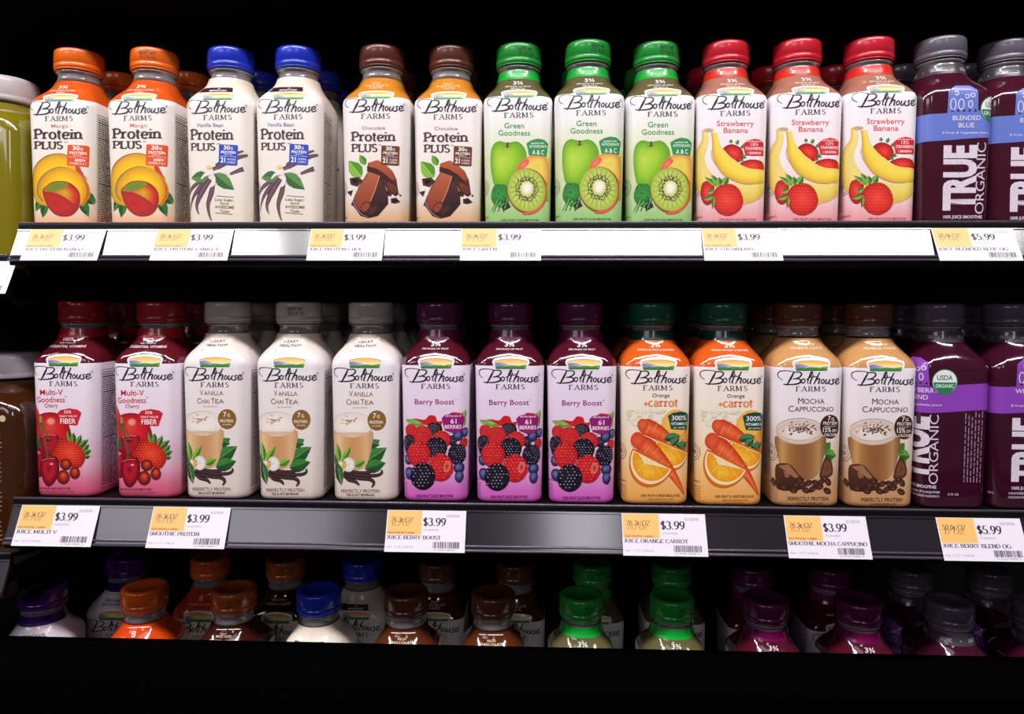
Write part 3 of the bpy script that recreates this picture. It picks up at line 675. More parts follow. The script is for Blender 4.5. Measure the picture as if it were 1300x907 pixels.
def art_cherry():
    A = Art(); logo(A); side_panels(A, (70, 50, 66))
    row2(A, 2.667, 0, 360, 85)
    for t, x, y, w, h in (('Multi-V', 191, 378, 78, 19), ('Goodness', 188, 403, 98, 19), ('Cherry', 190, 420, 46, 13)): A.text(t, x, y, w, h, (204, 40, 62), .004)
    A.text('TM', 241, 386, 8, 4, (204, 40, 62)); A.up()
    row2(A, 6.478, 30, 500, 85)
    A.blob(catmull([(72, 340), (110, 230), (180, 168), (280, 155), (360, 190), (420, 280), (430, 420), (300, 520), (90, 520)], 6), [(150, 18, 26), (196, 26, 36), (214, 40, 46), (226, 70, 66)], (250, 250)); A.up(.5)
    A.poly([(100, 215), (76, 110), (100, 140), (122, 92), (146, 130), (172, 182), (150, 230)], (220, 60, 60), (190, 30, 40)); A.up(.5)
    gloss(A, 262, 230, 40, 34, ((216, 60, 60), (244, 150, 130))); A.up(.5)
    A.leaf((120, 470), (140, 350), 90, (36, 96, 44), (66, 130, 60)); A.leaf((90, 400), (60, 470), 60, (36, 96, 44), (66, 130, 60)); A.up(.5)
    A.blob(catmull([(160, 360), (230, 335), (320, 345), (330, 420), (290, 500), (200, 500)], 5), [(120, 10, 26), (180, 24, 44), (170, 20, 40)]); A.up(.5)
    A.line([(175, 355), (230, 340), (300, 345)], 10, (230, 90, 110)); gloss(A, 240, 385, 26, 8, ((80, 4, 20), (60, 2, 16))); A.up(.5)
    A.blob(ell(140, 570, 68, 125, 24), [(96, 6, 20), (140, 14, 34), (178, 26, 46), (120, 10, 28)], (130, 540)); A.up(.5)
    gloss(A, 130, 490, 46, 16, ((190, 40, 60), (232, 110, 130))); A.up(.5)
    strawberry(A, [(262, 500), (300, 420), (350, 370), (410, 358), (480, 390), (540, 450), (555, 530), (520, 600), (480, 612), (400, 590), (310, 560)], 150, ((150, 16, 18), (204, 34, 24), (224, 56, 34), (232, 80, 50)))
    for a, b, w in (((430, 400), (400, 310), 40), ((450, 400), (452, 320), 46), ((480, 420), (520, 340), 46), ((500, 440), (578, 378), 46), ((530, 470), (584, 420), 40), ((540, 490), (600, 470), 44), ((550, 520), (590, 520), 40)): A.leaf(a, b, w, (36, 84, 34), (100, 150, 60)); A.up(.3)
    for x, y, rx, ry in ((385, 585, 52, 48), (462, 655, 46, 52), (362, 690, 56, 60)):
        A.blob(ell(x, y, rx, ry, 20), [(84, 12, 12), (140, 30, 20), (190, 60, 30), (226, 104, 54)], (x + 2, y - ry * .35)); A.up(.4)
    A.blob(catmull([(160, 590), (190, 535), (245, 528), (300, 520), (328, 580), (315, 680), (262, 755), (215, 762), (178, 700)], 6), [(90, 4, 16), (140, 12, 30), (190, 26, 44), (170, 20, 38), (120, 8, 24)], (235, 620)); A.up(.5)
    gloss(A, 262, 582, 16, 8, ((214, 80, 90), (250, 190, 190))); A.line([(180, 556), (215, 540), (290, 536)], 5, (226, 120, 130)); A.up(.5)
    st = [(30, 66, 34), (76, 118, 54)]
    A.ribbon([(170, 240), (150, 320), (130, 420), (115, 500)], [10, 10], st); A.ribbon([(176, 240), (200, 340), (225, 450), (230, 540)], [12, 11], st); A.ribbon([(188, 240), (220, 320), (248, 385)], [9, 9], st)
    A.line([(176, 186), (176, 240)], 22, (140, 150, 70), 1); A.up(.5)
    badge_shield(A, [(315, 165), (345, 135), (420, 122), (490, 132), (522, 158), (484, 262), (348, 254)], (206, 34, 48), [('32%', 405, 162, 62, 22), ('DAILY VALUE', 410, 194, 145, 16), ('FIBER', 408, 248, 130, 42)])
    A.text('100% FRUIT JUICE SMOOTHIE', 280, 792, 285, 18, (110, 40, 60), .01); A.text('FLAVORED BLEND OF JUICES FROM CONCENTRATE', 290, 814, 330, 11, (130, 50, 70)); A.text('AND OTHER INGREDIENTS', 290, 834, 200, 10, (130, 50, 70)); A.up()
    heart_text(A, [('100%', 11, 147.6, 3.0), ('DAILY VALUE OF', 15, 145, 1.1), ('13 ESSENTIAL VITAMINS', 39, 141.2, 2.2)], (240, 224, 232)); return A
def glass(A, P, cols, foam, fcols, rim=(236, 224, 214)):
    vert_bars(A, P, cols); A.up(.5); A.blob(ell(*foam, 28), fcols); A.up(.5)
    q = ell(foam[0], foam[1] - foam[3] * .25, foam[2] * .98, foam[3] * .85, 26); A.line(q + [q[0]], foam[3] * .06, rim, 1); A.up(.4)
def art_chai():
    A = Art(); logo(A); side_panels(A, (86, 68, 72))
    row2(A, 2.668, 220, 360, 366)
    br = (150, 106, 62)
    A.text('V', 348, 381, 12, 19, br); A.text('ANILLA', 390, 381, 66, 15, br, .0); A.text('C', 339, 409, 13, 19, br); A.text('HAI', 361, 409, 27, 15, br); A.text('T', 387, 409, 13, 19, br); A.text('EA', 411, 409, 31, 15, br)
    A.text('with natural flavors', 378, 421, 52, 5, (190, 150, 120)); A.up()
    row2(A, 6.48, 320, 500, 366)
    for a, b, w in (((330, 440), (438, 375), 80), ((340, 400), (372, 352), 40), ((320, 560), (498, 440), 120), ((310, 615), (490, 565), 110), ((360, 400), (436, 420), 60)): A.leaf(a, b, w, (30, 88, 40), (64, 128, 58)); A.up(.4)
    glass(A, catmull([(42, 300), (200, 320), (370, 300), (366, 440), (345, 540), (300, 605), (200, 625), (110, 600), (60, 520), (42, 420)], 6), [(206, 160, 112), (238, 196, 150), (216, 166, 114), (206, 150, 98), (212, 158, 106), (226, 180, 132), (200, 150, 104)], (205, 255, 166, 98), [(236, 220, 208), (246, 236, 228), (248, 238, 230)])
    r = random.Random(4)
    for i in range(26): A.blob(ell(185 + r.gauss(0, 34), 215 + r.gauss(0, 17), r.uniform(6, 20), r.uniform(3, 7), 7, r.uniform(-20, 20)), [(230, 200, 168), (206, 164, 122)])
    A.up(.5); A.blob(ell(205, 315, 150, 30, 20, 0, 0, 180), [(214, 180, 146), (230, 200, 170)]); A.up(.4)
    pod = [(28, 14, 16), (84, 58, 56), (24, 12, 16)]
    for P, w in (([(170, 630), (300, 650), (395, 625)], [20, 34, 20]), ([(130, 640), (260, 665), (400, 670), (455, 650), (455, 622)], [20, 30, 26, 12]), ([(120, 660), (250, 690), (350, 700), (390, 730), (370, 766)], [20, 34, 30, 12]), ([(110, 650), (170, 700), (230, 720), (262, 750)], [16, 36, 30, 14])):
        A.ribbon(P, w, pod); A.up(.5)
    A.leaf((60, 560), (110, 752), 90, (24, 66, 40), (60, 110, 54)); A.leaf((40, 500), (70, 620), 50, (24, 66, 40), (40, 90, 44)); A.up(.5)
    for a, b, w in (((90, 560), (70, 400), 60), ((110, 560), (196, 430), 50), ((220, 590), (318, 548), 60)): A.leaf(a, b, w, (64, 134, 34), (128, 186, 60)); A.up(.4)
    A.blob(ell(172, 580, 54, 60, 18), [(220, 214, 206), (246, 242, 238), (250, 248, 244)]); A.poly([(80, 562), (150, 555), (150, 600), (110, 590)], (240, 232, 222)); A.up(.5)
    A.blob(ell(136, 584, 18, 32, 10), [(206, 160, 30), (236, 200, 60)]); A.up(.4)
    for i in range(8): A.line([(172, 580), (172 + 48 * math.cos(i * .8), 580 + 52 * math.sin(i * .8))], 2.5, (206, 198, 190), 1)
    A.up(.5); A.blob(ell(412, 215, 78, 82, 26), [(136, 96, 40), (146, 104, 46)]); A.up(.4)
    smalltext(A, [('7', 393, 196, 26, 40), ('G', 425, 196, 22, 26), ('PROTEIN', 408, 243, 112, 24), ('per serving', 410, 266, 70, 12)], (250, 240, 226)); A.up(.4)
    A.text('PERFECTLY PROTEIN', 272, 810, 335, 27, (150, 118, 84), .006); A.text('TEA & SOY BEVERAGE', 270, 838, 240, 19, (72, 56, 56), .008); A.up()
    heart_text(A, [('HEART', 14, 146.6, 2.4), ('HEALTHY*', 21, 143, 2.2)], (70, 54, 52)); return A
def art_berry():
    A = Art(); logo(A, 0, arch=(244, 230, 244)); side_panels(A, (90, 60, 100))
    row2(A, 5.67, 600, 490, 647)
    A.text('Berry Boost', 264, 138, 292, 38, (150, 40, 112), .006); A.text('TM', 420, 106, 16, 8, (150, 40, 112)); A.up()
    for a, b, w in (((200, 310), (40, 250), 70), ((190, 290), (60, 300), 60), ((170, 270), (80, 250), 40), ((490, 300), (470, 190), 40), ((480, 260), (500, 175), 36)): A.leaf(a, b, w, (110, 150, 70), (150, 180, 100)); A.up(.3)
    A.poly(catmull([(125, 242), (190, 250), (225, 218), (270, 225), (285, 262), (320, 260), (300, 300), (200, 290)], 4), (206, 30, 36)); A.poly(catmull([(380, 205), (420, 195), (470, 210), (480, 260), (400, 260)], 4), (200, 60, 60)); A.up(.5)
    for b in ((70, 470, 40, 'blue'), (495, 345, 36, 'blue'), (85, 330, 48, 'rasp'), (262, 318, 50, 'black', 1.2), (395, 400, 38, 'black'), (440, 365, 40, 'blue'), (488, 420, 36, 'rasp'), (60, 540, 38, 'blue'), (70, 640, 46, 'blue'), (68, 420, 62, 'black', .9),
              (172, 365, 72, 'rasp'), (315, 395, 66, 'rasp', 1.05), (275, 455, 82, 'black', 1.0), (435, 500, 76, 'black', .95), (450, 600, 40, 'blue', 1.1), (452, 662, 46, 'blue', .75), (143, 500, 92, 'rasp', .98), (308, 596, 102, 'rasp', .95), (172, 660, 100, 'black', .95)):
        berry(A, *b)
    A.blob(ell(358, 590, 26, 42, 14, 10), [(240, 120, 110), (150, 20, 30)]); A.up(.5)
    badge_shield(A, [(316, 238), (340, 215), (400, 203), (460, 212), (490, 235), (466, 335), (400, 344), (340, 326)], (150, 24, 112), [('with the juice of', 402, 228, 118, 14), ('61', 405, 277, 44, 34), ('BERRIES', 403, 314, 124, 26)])
    A.text('per bottle', 400, 352, 70, 10, (60, 30, 60)); A.text('100% FRUIT JUICE SMOOTHIE', 262, 812, 285, 20, (110, 36, 100), .01); A.text('FLAVORED BLEND OF JUICES FROM CONCENTRATE', 262, 838, 335, 12, (120, 44, 110)); A.up()
    top_text(A, '3\u00be', [('SERVINGS OF FRUIT', 26)], (238, 220, 232), 147); return A
def orange_half(A, cx, cy, rx, ry, rot):
    """a wedge lying on its peel: flat side up"""
    A.blob(ell(cx, cy, rx, ry, 22, rot, -4, 184), [(214, 104, 24), (236, 136, 30)]); A.up(.4)
    A.blob(ell(cx, cy, rx * .95, ry * .88, 22, rot, 0, 180), [(250, 226, 180), (252, 232, 190)]); A.up(.4)
    A.blob(ell(cx, cy, rx * .88, ry * .76, 22, rot, 2, 178), [(240, 150, 24), (250, 176, 34), (252, 196, 60)]); A.up(.4)
    c, s = math.cos(math.radians(rot)), math.sin(math.radians(rot))
    for i in range(1, 6):
        a = math.pi * i / 6; x, y = rx * .86 * math.cos(a), ry * .74 * math.sin(a); A.line([(cx, cy), (cx + x * c - y * s, cy + x * s + y * c)], 3, (252, 212, 110), 1)
    r = random.Random(3)
    for i in range(60):
        a = math.pi * r.uniform(.05, .95); q = r.uniform(.3, .9); x, y = rx * .8 * q * math.cos(a), ry * .7 * q * math.sin(a); x2, y2 = x * 1.1, y * 1.1
        A.line([(cx + x * c - y * s, cy + x * s + y * c), (cx + x2 * c - y2 * s, cy + x2 * s + y2 * c)], 5, ((232, 132, 10), (255, 206, 90))[i % 2], 1)
    A.up(.4)
def carrot(A, P, w):
    A.ribbon(P, w, [(196, 50, 22), (226, 84, 40), (240, 116, 66), (230, 88, 44), (206, 60, 26)], 6); A.up(.4)
    Q = catmull(P, 6, False); m = len(Q)
    for i in range(1, m - 2, 2):
        a, b = Q[i - 1], Q[i + 1]; L = math.hypot(b[0] - a[0], b[1] - a[1]); nx, ny = -(b[1] - a[1]) / L, (b[0] - a[0]) / L
        f = i / (m - 1) * (len(w) - 1); g = min(int(f), len(w) - 2); ww = w[g] + (w[g + 1] - w[g]) * (f - g); s = (1 if i % 4 == 1 else -1)
        A.line([(Q[i][0] + nx * ww * .42 * s, Q[i][1] + ny * ww * .42 * s), (Q[i][0] - nx * ww * .1 * s, Q[i][1] - ny * ww * .1 * s)], 4, (250, 160, 110) if i % 3 else (176, 44, 20), 1)
    A.up(.4)
def art_carrot():
    A = Art(); logo(A, 0, arch=(250, 240, 230)); side_panels(A, (96, 60, 60))
    row2(A, 6.05, 785, 500, 831)
    A.text('Orange', 308, 26, 135, 27, (86, 60, 60), .004)
    serif_text(A, '+carrot', 172, 98, 270, 60, (238, 140, 82), thick=.19, thin=.13, ser=.08, sh=.12); A.up()
    r = random.Random(9)
    for i in range(46): A.blob(ell(r.uniform(50, 360), r.uniform(130, 180) + (60 if i % 3 == 0 else 0), r.uniform(8, 24), r.uniform(6, 16), 8), [(226, 222, 190), (196, 200, 150) if i % 2 else (240, 236, 224)]); A.up(.02)
    A.up(.3); A.blob(ell(430, 265, 122, 145, 26), [(240, 176, 90), (246, 190, 80), (248, 186, 70), (246, 170, 50)]); A.blob(catmull([(470, 330), (550, 250), (560, 380), (540, 470), (460, 400)], 5), [(222, 96, 30), (234, 120, 46)]); A.up(.5)
    carrot(A, [(140, 240), (230, 270), (380, 350)], [70, 130, 120, 60]); A.blob(ell(165, 240, 44, 48, 12), [(214, 76, 36), (236, 108, 60)]); A.up(.4)
    for a, b, w in (((330, 350), (468, 320), 70), ((430, 420), (535, 380), 70), ((380, 400), (460, 335), 60), ((430, 380), (505, 440), 60)): A.leaf(a, b, w, (24, 74, 50), (70, 128, 84)); A.up(.3)
    orange_half(A, 408, 415, 150, 190, 22)
    carrot(A, [(110, 350), (230, 440), (380, 590), (512, 785)], [90, 150, 110, 60, 6]); A.blob(ell(125, 360, 58, 66, 14), [(216, 66, 36), (234, 100, 56)]); A.up(.4)
    orange_half(A, 240, 512, 180, 215, 26)
    badge_shield(A, [(362, 170), (400, 148), (456, 138), (510, 146), (546, 172), (522, 282), (388, 274)], (20, 74, 56), [('300%', 452, 205, 120, 36), ('VITAMIN A', 455, 243, 136, 22), ('per serving', 455, 267, 92, 13)])
    A.text('100% FRUIT & VEGETABLE JUICE', 305, 795, 315, 19, (120, 70, 30), .008); A.text('FROM CONCENTRATE WITH', 310, 822, 205, 14, (140, 84, 40)); A.text('ADDED INGREDIENTS', 310, 846, 150, 14, (140, 84, 40)); A.up()
    top_text(A, '3\u00be', [('SERVINGS OF FRUIT & VEGETABLE', 36)], (255, 236, 220), 147); return A
def art_mocha():
    A = Art(); logo(A); side_panels(A, (110, 84, 70))
    row2(A, 6.05, 970, 500, 1030)
    br = (84, 58, 58)
    A.text('M', 288, 78, 42, 46, br); A.text('OCHA', 393, 78, 160, 38, br); A.text('C', 212, 138, 42, 46, br); A.text('APPUCCINO', 392, 138, 305, 38, br); A.up()
    A.poly([(478, 380), (526, 374), (524, 450), (480, 460)], (60, 122, 44)); A.leaf((480, 465), (575, 480), 90, (50, 108, 34), (100, 158, 60)); A.leaf((490, 470), (540, 555), 60, (60, 120, 40), (90, 150, 54)); A.up(.5)
    A.blob(catmull([(480, 500), (515, 500), (545, 560), (545, 620), (500, 650), (440, 640)], 5), [(60, 30, 22), (124, 74, 48), (96, 54, 36)]); A.up(.5)
    glass(A, catmull([(98, 330), (280, 380), (474, 330), (474, 470), (450, 580), (390, 650), (280, 670), (190, 640), (125, 560), (98, 440)], 6), [(130, 88, 46), (202, 152, 92), (168, 116, 62), (150, 98, 56), (146, 94, 58), (160, 108, 66), (186, 140, 92), (120, 82, 50)], (280, 300, 182, 92), [(214, 184, 164), (240, 226, 220), (244, 232, 228)])
    q = ell(280, 275, 182, 86, 30); A.line(q + [q[0]], 4, (170, 144, 128), 1); A.up(.3)
    r = random.Random(6)
    for i in range(90):
        x, y = 280 + r.gauss(0, 52), 268 + r.gauss(0, 22); A.poly([(x, y), (x + r.uniform(12, 26), y + r.uniform(-8, 8)), (x + r.uniform(-4, 14), y + r.uniform(8, 18))], ((92, 54, 36), (56, 30, 24), (168, 120, 84))[i % 3]); A.up(.01)
    A.up(.4)
    A.poly(catmull([(85, 580), (120, 540), (200, 545), (270, 620), (320, 680), (290, 740), (120, 745), (90, 700)], 4), (92, 54, 36), (60, 32, 24)); A.up(.4)
    A.poly([(110, 560), (190, 545), (290, 660), (240, 650)], (160, 110, 76)); A.poly([(150, 600), (190, 600), (200, 640), (165, 650)], (150, 98, 64)); A.up(.4)
    for x, y, a in ((66, 690, 60), (150, 720, 30), (230, 745, 10), (250, 700, -30), (300, 700, 40), (350, 690, -20), (410, 690, 30), (455, 680, -30), (510, 680, 60), (385, 735, -40), (505, 750, 30), (330, 745, 20), (280, 665, 0), (440, 720, -10)):
        A.blob(ell(x, y, 34, 23, 14, a), [(44, 22, 18), (90, 52, 38), (118, 72, 52)]); A.up(.1)
        c, s = math.cos(math.radians(a)), math.sin(math.radians(a)); A.line([(x - 28 * c, y - 28 * s), (x + 4 * s, y - 4 * c), (x + 28 * c, y + 28 * s)], 5, (30, 14, 12), 3); A.up(.1)
    A.up(.4); A.blob(ell(520, 254, 80, 92, 26), [(62, 32, 30), (72, 38, 34)]); A.up(.4)
    smalltext(A, [('7', 512, 208, 24, 36), ('G', 540, 208, 22, 24), ('PROTEIN', 520, 240, 112, 24), ('15%', 495, 296, 64, 36), ('DV', 558, 296, 38, 22), ('CALCIUM', 522, 328, 100, 22)], (250, 236, 230)); A.line([(470, 252), (572, 252)], 2.5, (240, 224, 216), 1); A.up(.4)
    A.text('PERFECTLY PROTEIN', 350, 824, 335, 27, (90, 62, 40), .008); A.text('COFFEE BEVERAGE', 362, 858, 215, 20, (110, 76, 48), .006); A.up()
    heart_text(A, [('MADE WITH', 14, 146.5, 1.6), ('ARABICA COFFEE', 32, 143, 2.0)], (250, 232, 206)); return A
def art_true(word, band, sub, du=0.0):
    """organic juice: colour band, upright capital word reading upward; du turns the wrap round the bottle"""
    A = Art(); A.mm(); W_ = (226, 214, 226)
    v0, v1 = 88, 112; us = [-120 + 3 * i for i in range(81)]
    A.raw([(u, v0 + 1.5 * math.sin(u / 19)) for u in us] + [(u, v1 + 1.5 * math.sin(u / 19)) for u in us], [(i, i + 1, 82 + i, 81 + i) for i in range(80)], band); A.up()
    A.tf = lambda x, y: (x + du, y)
    A.poly([(-4, 111), (23, 111), (22, 132), (16, 136), (4, 136), (-3, 131)], band); A.up(.5)
    for x, y, rx, ry in ((1, 119, 2.4, 5), (8, 119, 2.4, 4.6), (13, 126, 1.8, 1.6), (4, 129, 1.5, 2), (18, 127, 1.8, 1.6), (16, 119, 1.8, 3)):
        q = ell(x, y, rx, ry, 14); A.line(q + [q[0]], .9, W_, 1)
    for i in range(5): A.poly([(-1 + 5 * i, 112.4), (2 + 5 * i, 112.4), (.5 + 5 * i, 115)], (58, 20, 60))
    A.up()
    for i, t in enumerate(word): A.text(t, 13, 105 - 6.4 * i, 3.5 * len(t), 4.0, W_, .01, flip=False)
    A.text(sub, 13, 93, 42, 1.9, W_, .006, flip=False); A.up()
    r = random.Random(8)
    def vt(s, uc, va, h, length, col, wt):
        vs, fs = text_geo(s, 1, wt, 1.0); x0 = min(v[0] for v in vs); x1 = max(v[0] for v in vs); k = length / (x1 - x0)
        A.raw([(uc + h / 2 - y * h / .7, va + (x - x0) * k) for x, y in vs], [tuple(f) for f in fs], col)
    vt('TRUE', 8, 25, 27, 58, W_, .05); A.up()
    for i in range(150):
        x, y = r.uniform(-6, 21), r.uniform(25, 83); A.raw(ell(x, y, r.uniform(.15, .4), r.uniform(.15, .5), 5), [(0, 1, 2), (0, 2, 3), (0, 3, 4)], (120, 84, 104))
    A.up(.5); vt('ORGANIC', 27, 22, 8.5, 63, (214, 200, 216), .0); A.up(.5)
    A.blob(ell(36, 115, 11.5, 11.5, 30), [(34, 110, 70), (34, 110, 70)]); A.up(.3); A.blob(ell(36, 115, 10.6, 10.6, 30), [(240, 238, 240), (240, 238, 240)]); A.up(.3)
    A.poly(ell(36, 114.4, 10, 10, 18, 0, 180, 360), (40, 128, 78)); A.up(.3)
    A.text('USDA', 36, 116.4, 14, 4.4, (34, 104, 70), .02, flip=False); A.text('ORGANIC', 36, 109.6, 16, 3.2, (240, 244, 240), .01, flip=False); A.up()
    A.text('100% JUICE SMOOTHIE', 12, 18, 36, 2.8, W_, .02, flip=False); A.text('A FLAVORED BLEND OF JUICES FROM', 12, 13.6, 42, 2.1, W_, .008, flip=False); A.text('CONCENTRATE WITH ADDED INGREDIENTS', 12, 10, 42, 1.9, W_, .006, flip=False)
    A.text('12 FL OZ', 46, 12, 10, 2, W_, .004, flip=False); A.text('350mL', -24, 13, 6, 1.6, W_, 0, flip=False)
    for j in range(6):
        u = 55 + j * 3; v = 24
        while v < 84:
            w = r.uniform(2, 6); A.poly([(u, v), (u + 1, v), (u + 1, v + w), (u, v + w)], (150, 120, 150)); v += w + r.uniform(.8, 2)
    A.up(); return A
def art_simple(lines, ink, big=None):
    A = Art(); logo(A); side_panels(A, ink)
    A.mm()
    if big: A.text(big, 0, 147.4, 3.6, 4.4, lines[0][4] if len(lines[0]) > 4 else ink, .01, flip=False)
    for t, w, v, h, *c in lines: A.text(t, 0, v, w, h, c[0] if c else ink, .01, flip=False)
    A.up(); return A
# ------------------------------------------------------------------ materials
M_label = mat('printed_sleeve', (255, 255, 255), .38, coat=.35, vcol=True, bump=.10, bscale=(60, 60, 25), coat_rough=.12)
M_print = mat('printing_ink', (255, 255, 255), .38, coat=.35, vcol=True, coat_rough=.12)
M_card = mat('price_card', (255, 255, 255), .4, vcol=True, coat=.15, coat_rough=.2)
M_black = mat('black_painted_steel', (14, 12, 14), .38, spec=.35, bump=.03, bscale=(300, 300, 300))
M_liner = mat('black_liner', (7, 6, 8), .6, spec=.2)
M_matte = mat('matte_black_filler', (3, 3, 3), 1.0, spec=0)
M_rail = mat('smoky_plastic_channel', (36, 32, 38), .17, spec=.8, coat=.6, coat_rough=.12, bump=.008, bscale=(4, 160, 160))
M_rail2 = M_rail
M_bead = mat('pale_plastic_edge', (86, 78, 92), .2, spec=.6, coat=.6)
M_neck = mat('clear_plastic_neck', (196, 186, 186), .08, spec=.7, trans=.55, coat=.8)
def cap_mat(name, c): return mat('cap_' + name, c, .28, coat=.5, spec=.5, coat_rough=.12)
def liq_mat(name, c): return mat('liquid_' + name, c, .12, coat=1.0, spec=.5, bump=.025, bscale=(60, 60, 30), coat_rough=.04)

# ------------------------------------------------------------------ bottle meshes
def cap_mesh(name, m):
    prof = [(20.4, 166.6), (20.9, 167.2), (21.0, 170.6), (20.5, 171.0), (20.5, 171.4), (21.0, 171.8), (20.8, 181.5), (20.5, 183.6), (19.6, 184.7), (17.5, 185.1), (15, 184.9), (14.4, 184.5)]
    n = 72; V, C, F = [], [], []
    for k, (r, z) in enumerate(prof):
        for i in range(n):
            rr = r - (.28 if (i % 2 and 5 <= k <= 6) else 0); a = 2 * math.pi * i / n; rr *= 1.04; V.append((rr * math.sin(a) / 1000, -rr * math.cos(a) / 1000, z / 1000))
    for k in range(len(prof) - 1):
        for i in range(n): j = (i + 1) % n; F.append([k * n + i, k * n + j, (k + 1) * n + j, (k + 1) * n + i])
    F.append([(len(prof) - 1) * n + i for i in range(n)]); F.append(list(range(n))[::-1])
    return mesh_from(name, V, F, m)
def neck_mesh():
    V, F = lathe([(r / 1000, z / 1000) for r, z in ((19.6, 154.5), (18.6, 157), (18.2, 162.2), (20.0, 162.8), (20.0, 163.8), (18.6, 164.4), (18.2, 166), (17.2, 167))], 48); return mesh_from('neck', V, F, M_neck)
def ring_mesh(m):
    V, F = lathe([(r / 1000, z / 1000) for r, z in ((19.2, 164.7), (21.0, 164.9), (21.3, 165.5), (21.2, 166.3), (19.2, 166.4))], 48); return mesh_from('tamper_ring', V, F, m)
def band_mesh(m, v0=150.5, v1=159.5): return wrap_mesh('neck_band', m, v0, v1, .14, lambda v: (0, 0, 0))
NECK = neck_mesh()
def body_mesh(m, K):
    n = len(ub) - 1; V, F = [], []
    for k in range(K):
        for i in range(n): V.append(tuple(GRID[i][k] / 1000))
    for k in range(K - 1):
        for i in range(n): j = (i + 1) % n; F.append([k * n + i, k * n + j, (k + 1) * n + j, (k + 1) * n + i])
    F.append(list(range(n))[::-1]); F.append([(K - 1) * n + i for i in range(n)])
    return mesh_from('body', V, F, m)
def grad(stops):
    def f(v):
        for (a, ca), (b, cb) in zip(stops, stops[1:]):
            if v <= b: return mix(ca, cb, max(0, (v - a) / (b - a)))
        return stops[-1][1]
    return f
def cream(c): return grad([(0, c), (200, c)])
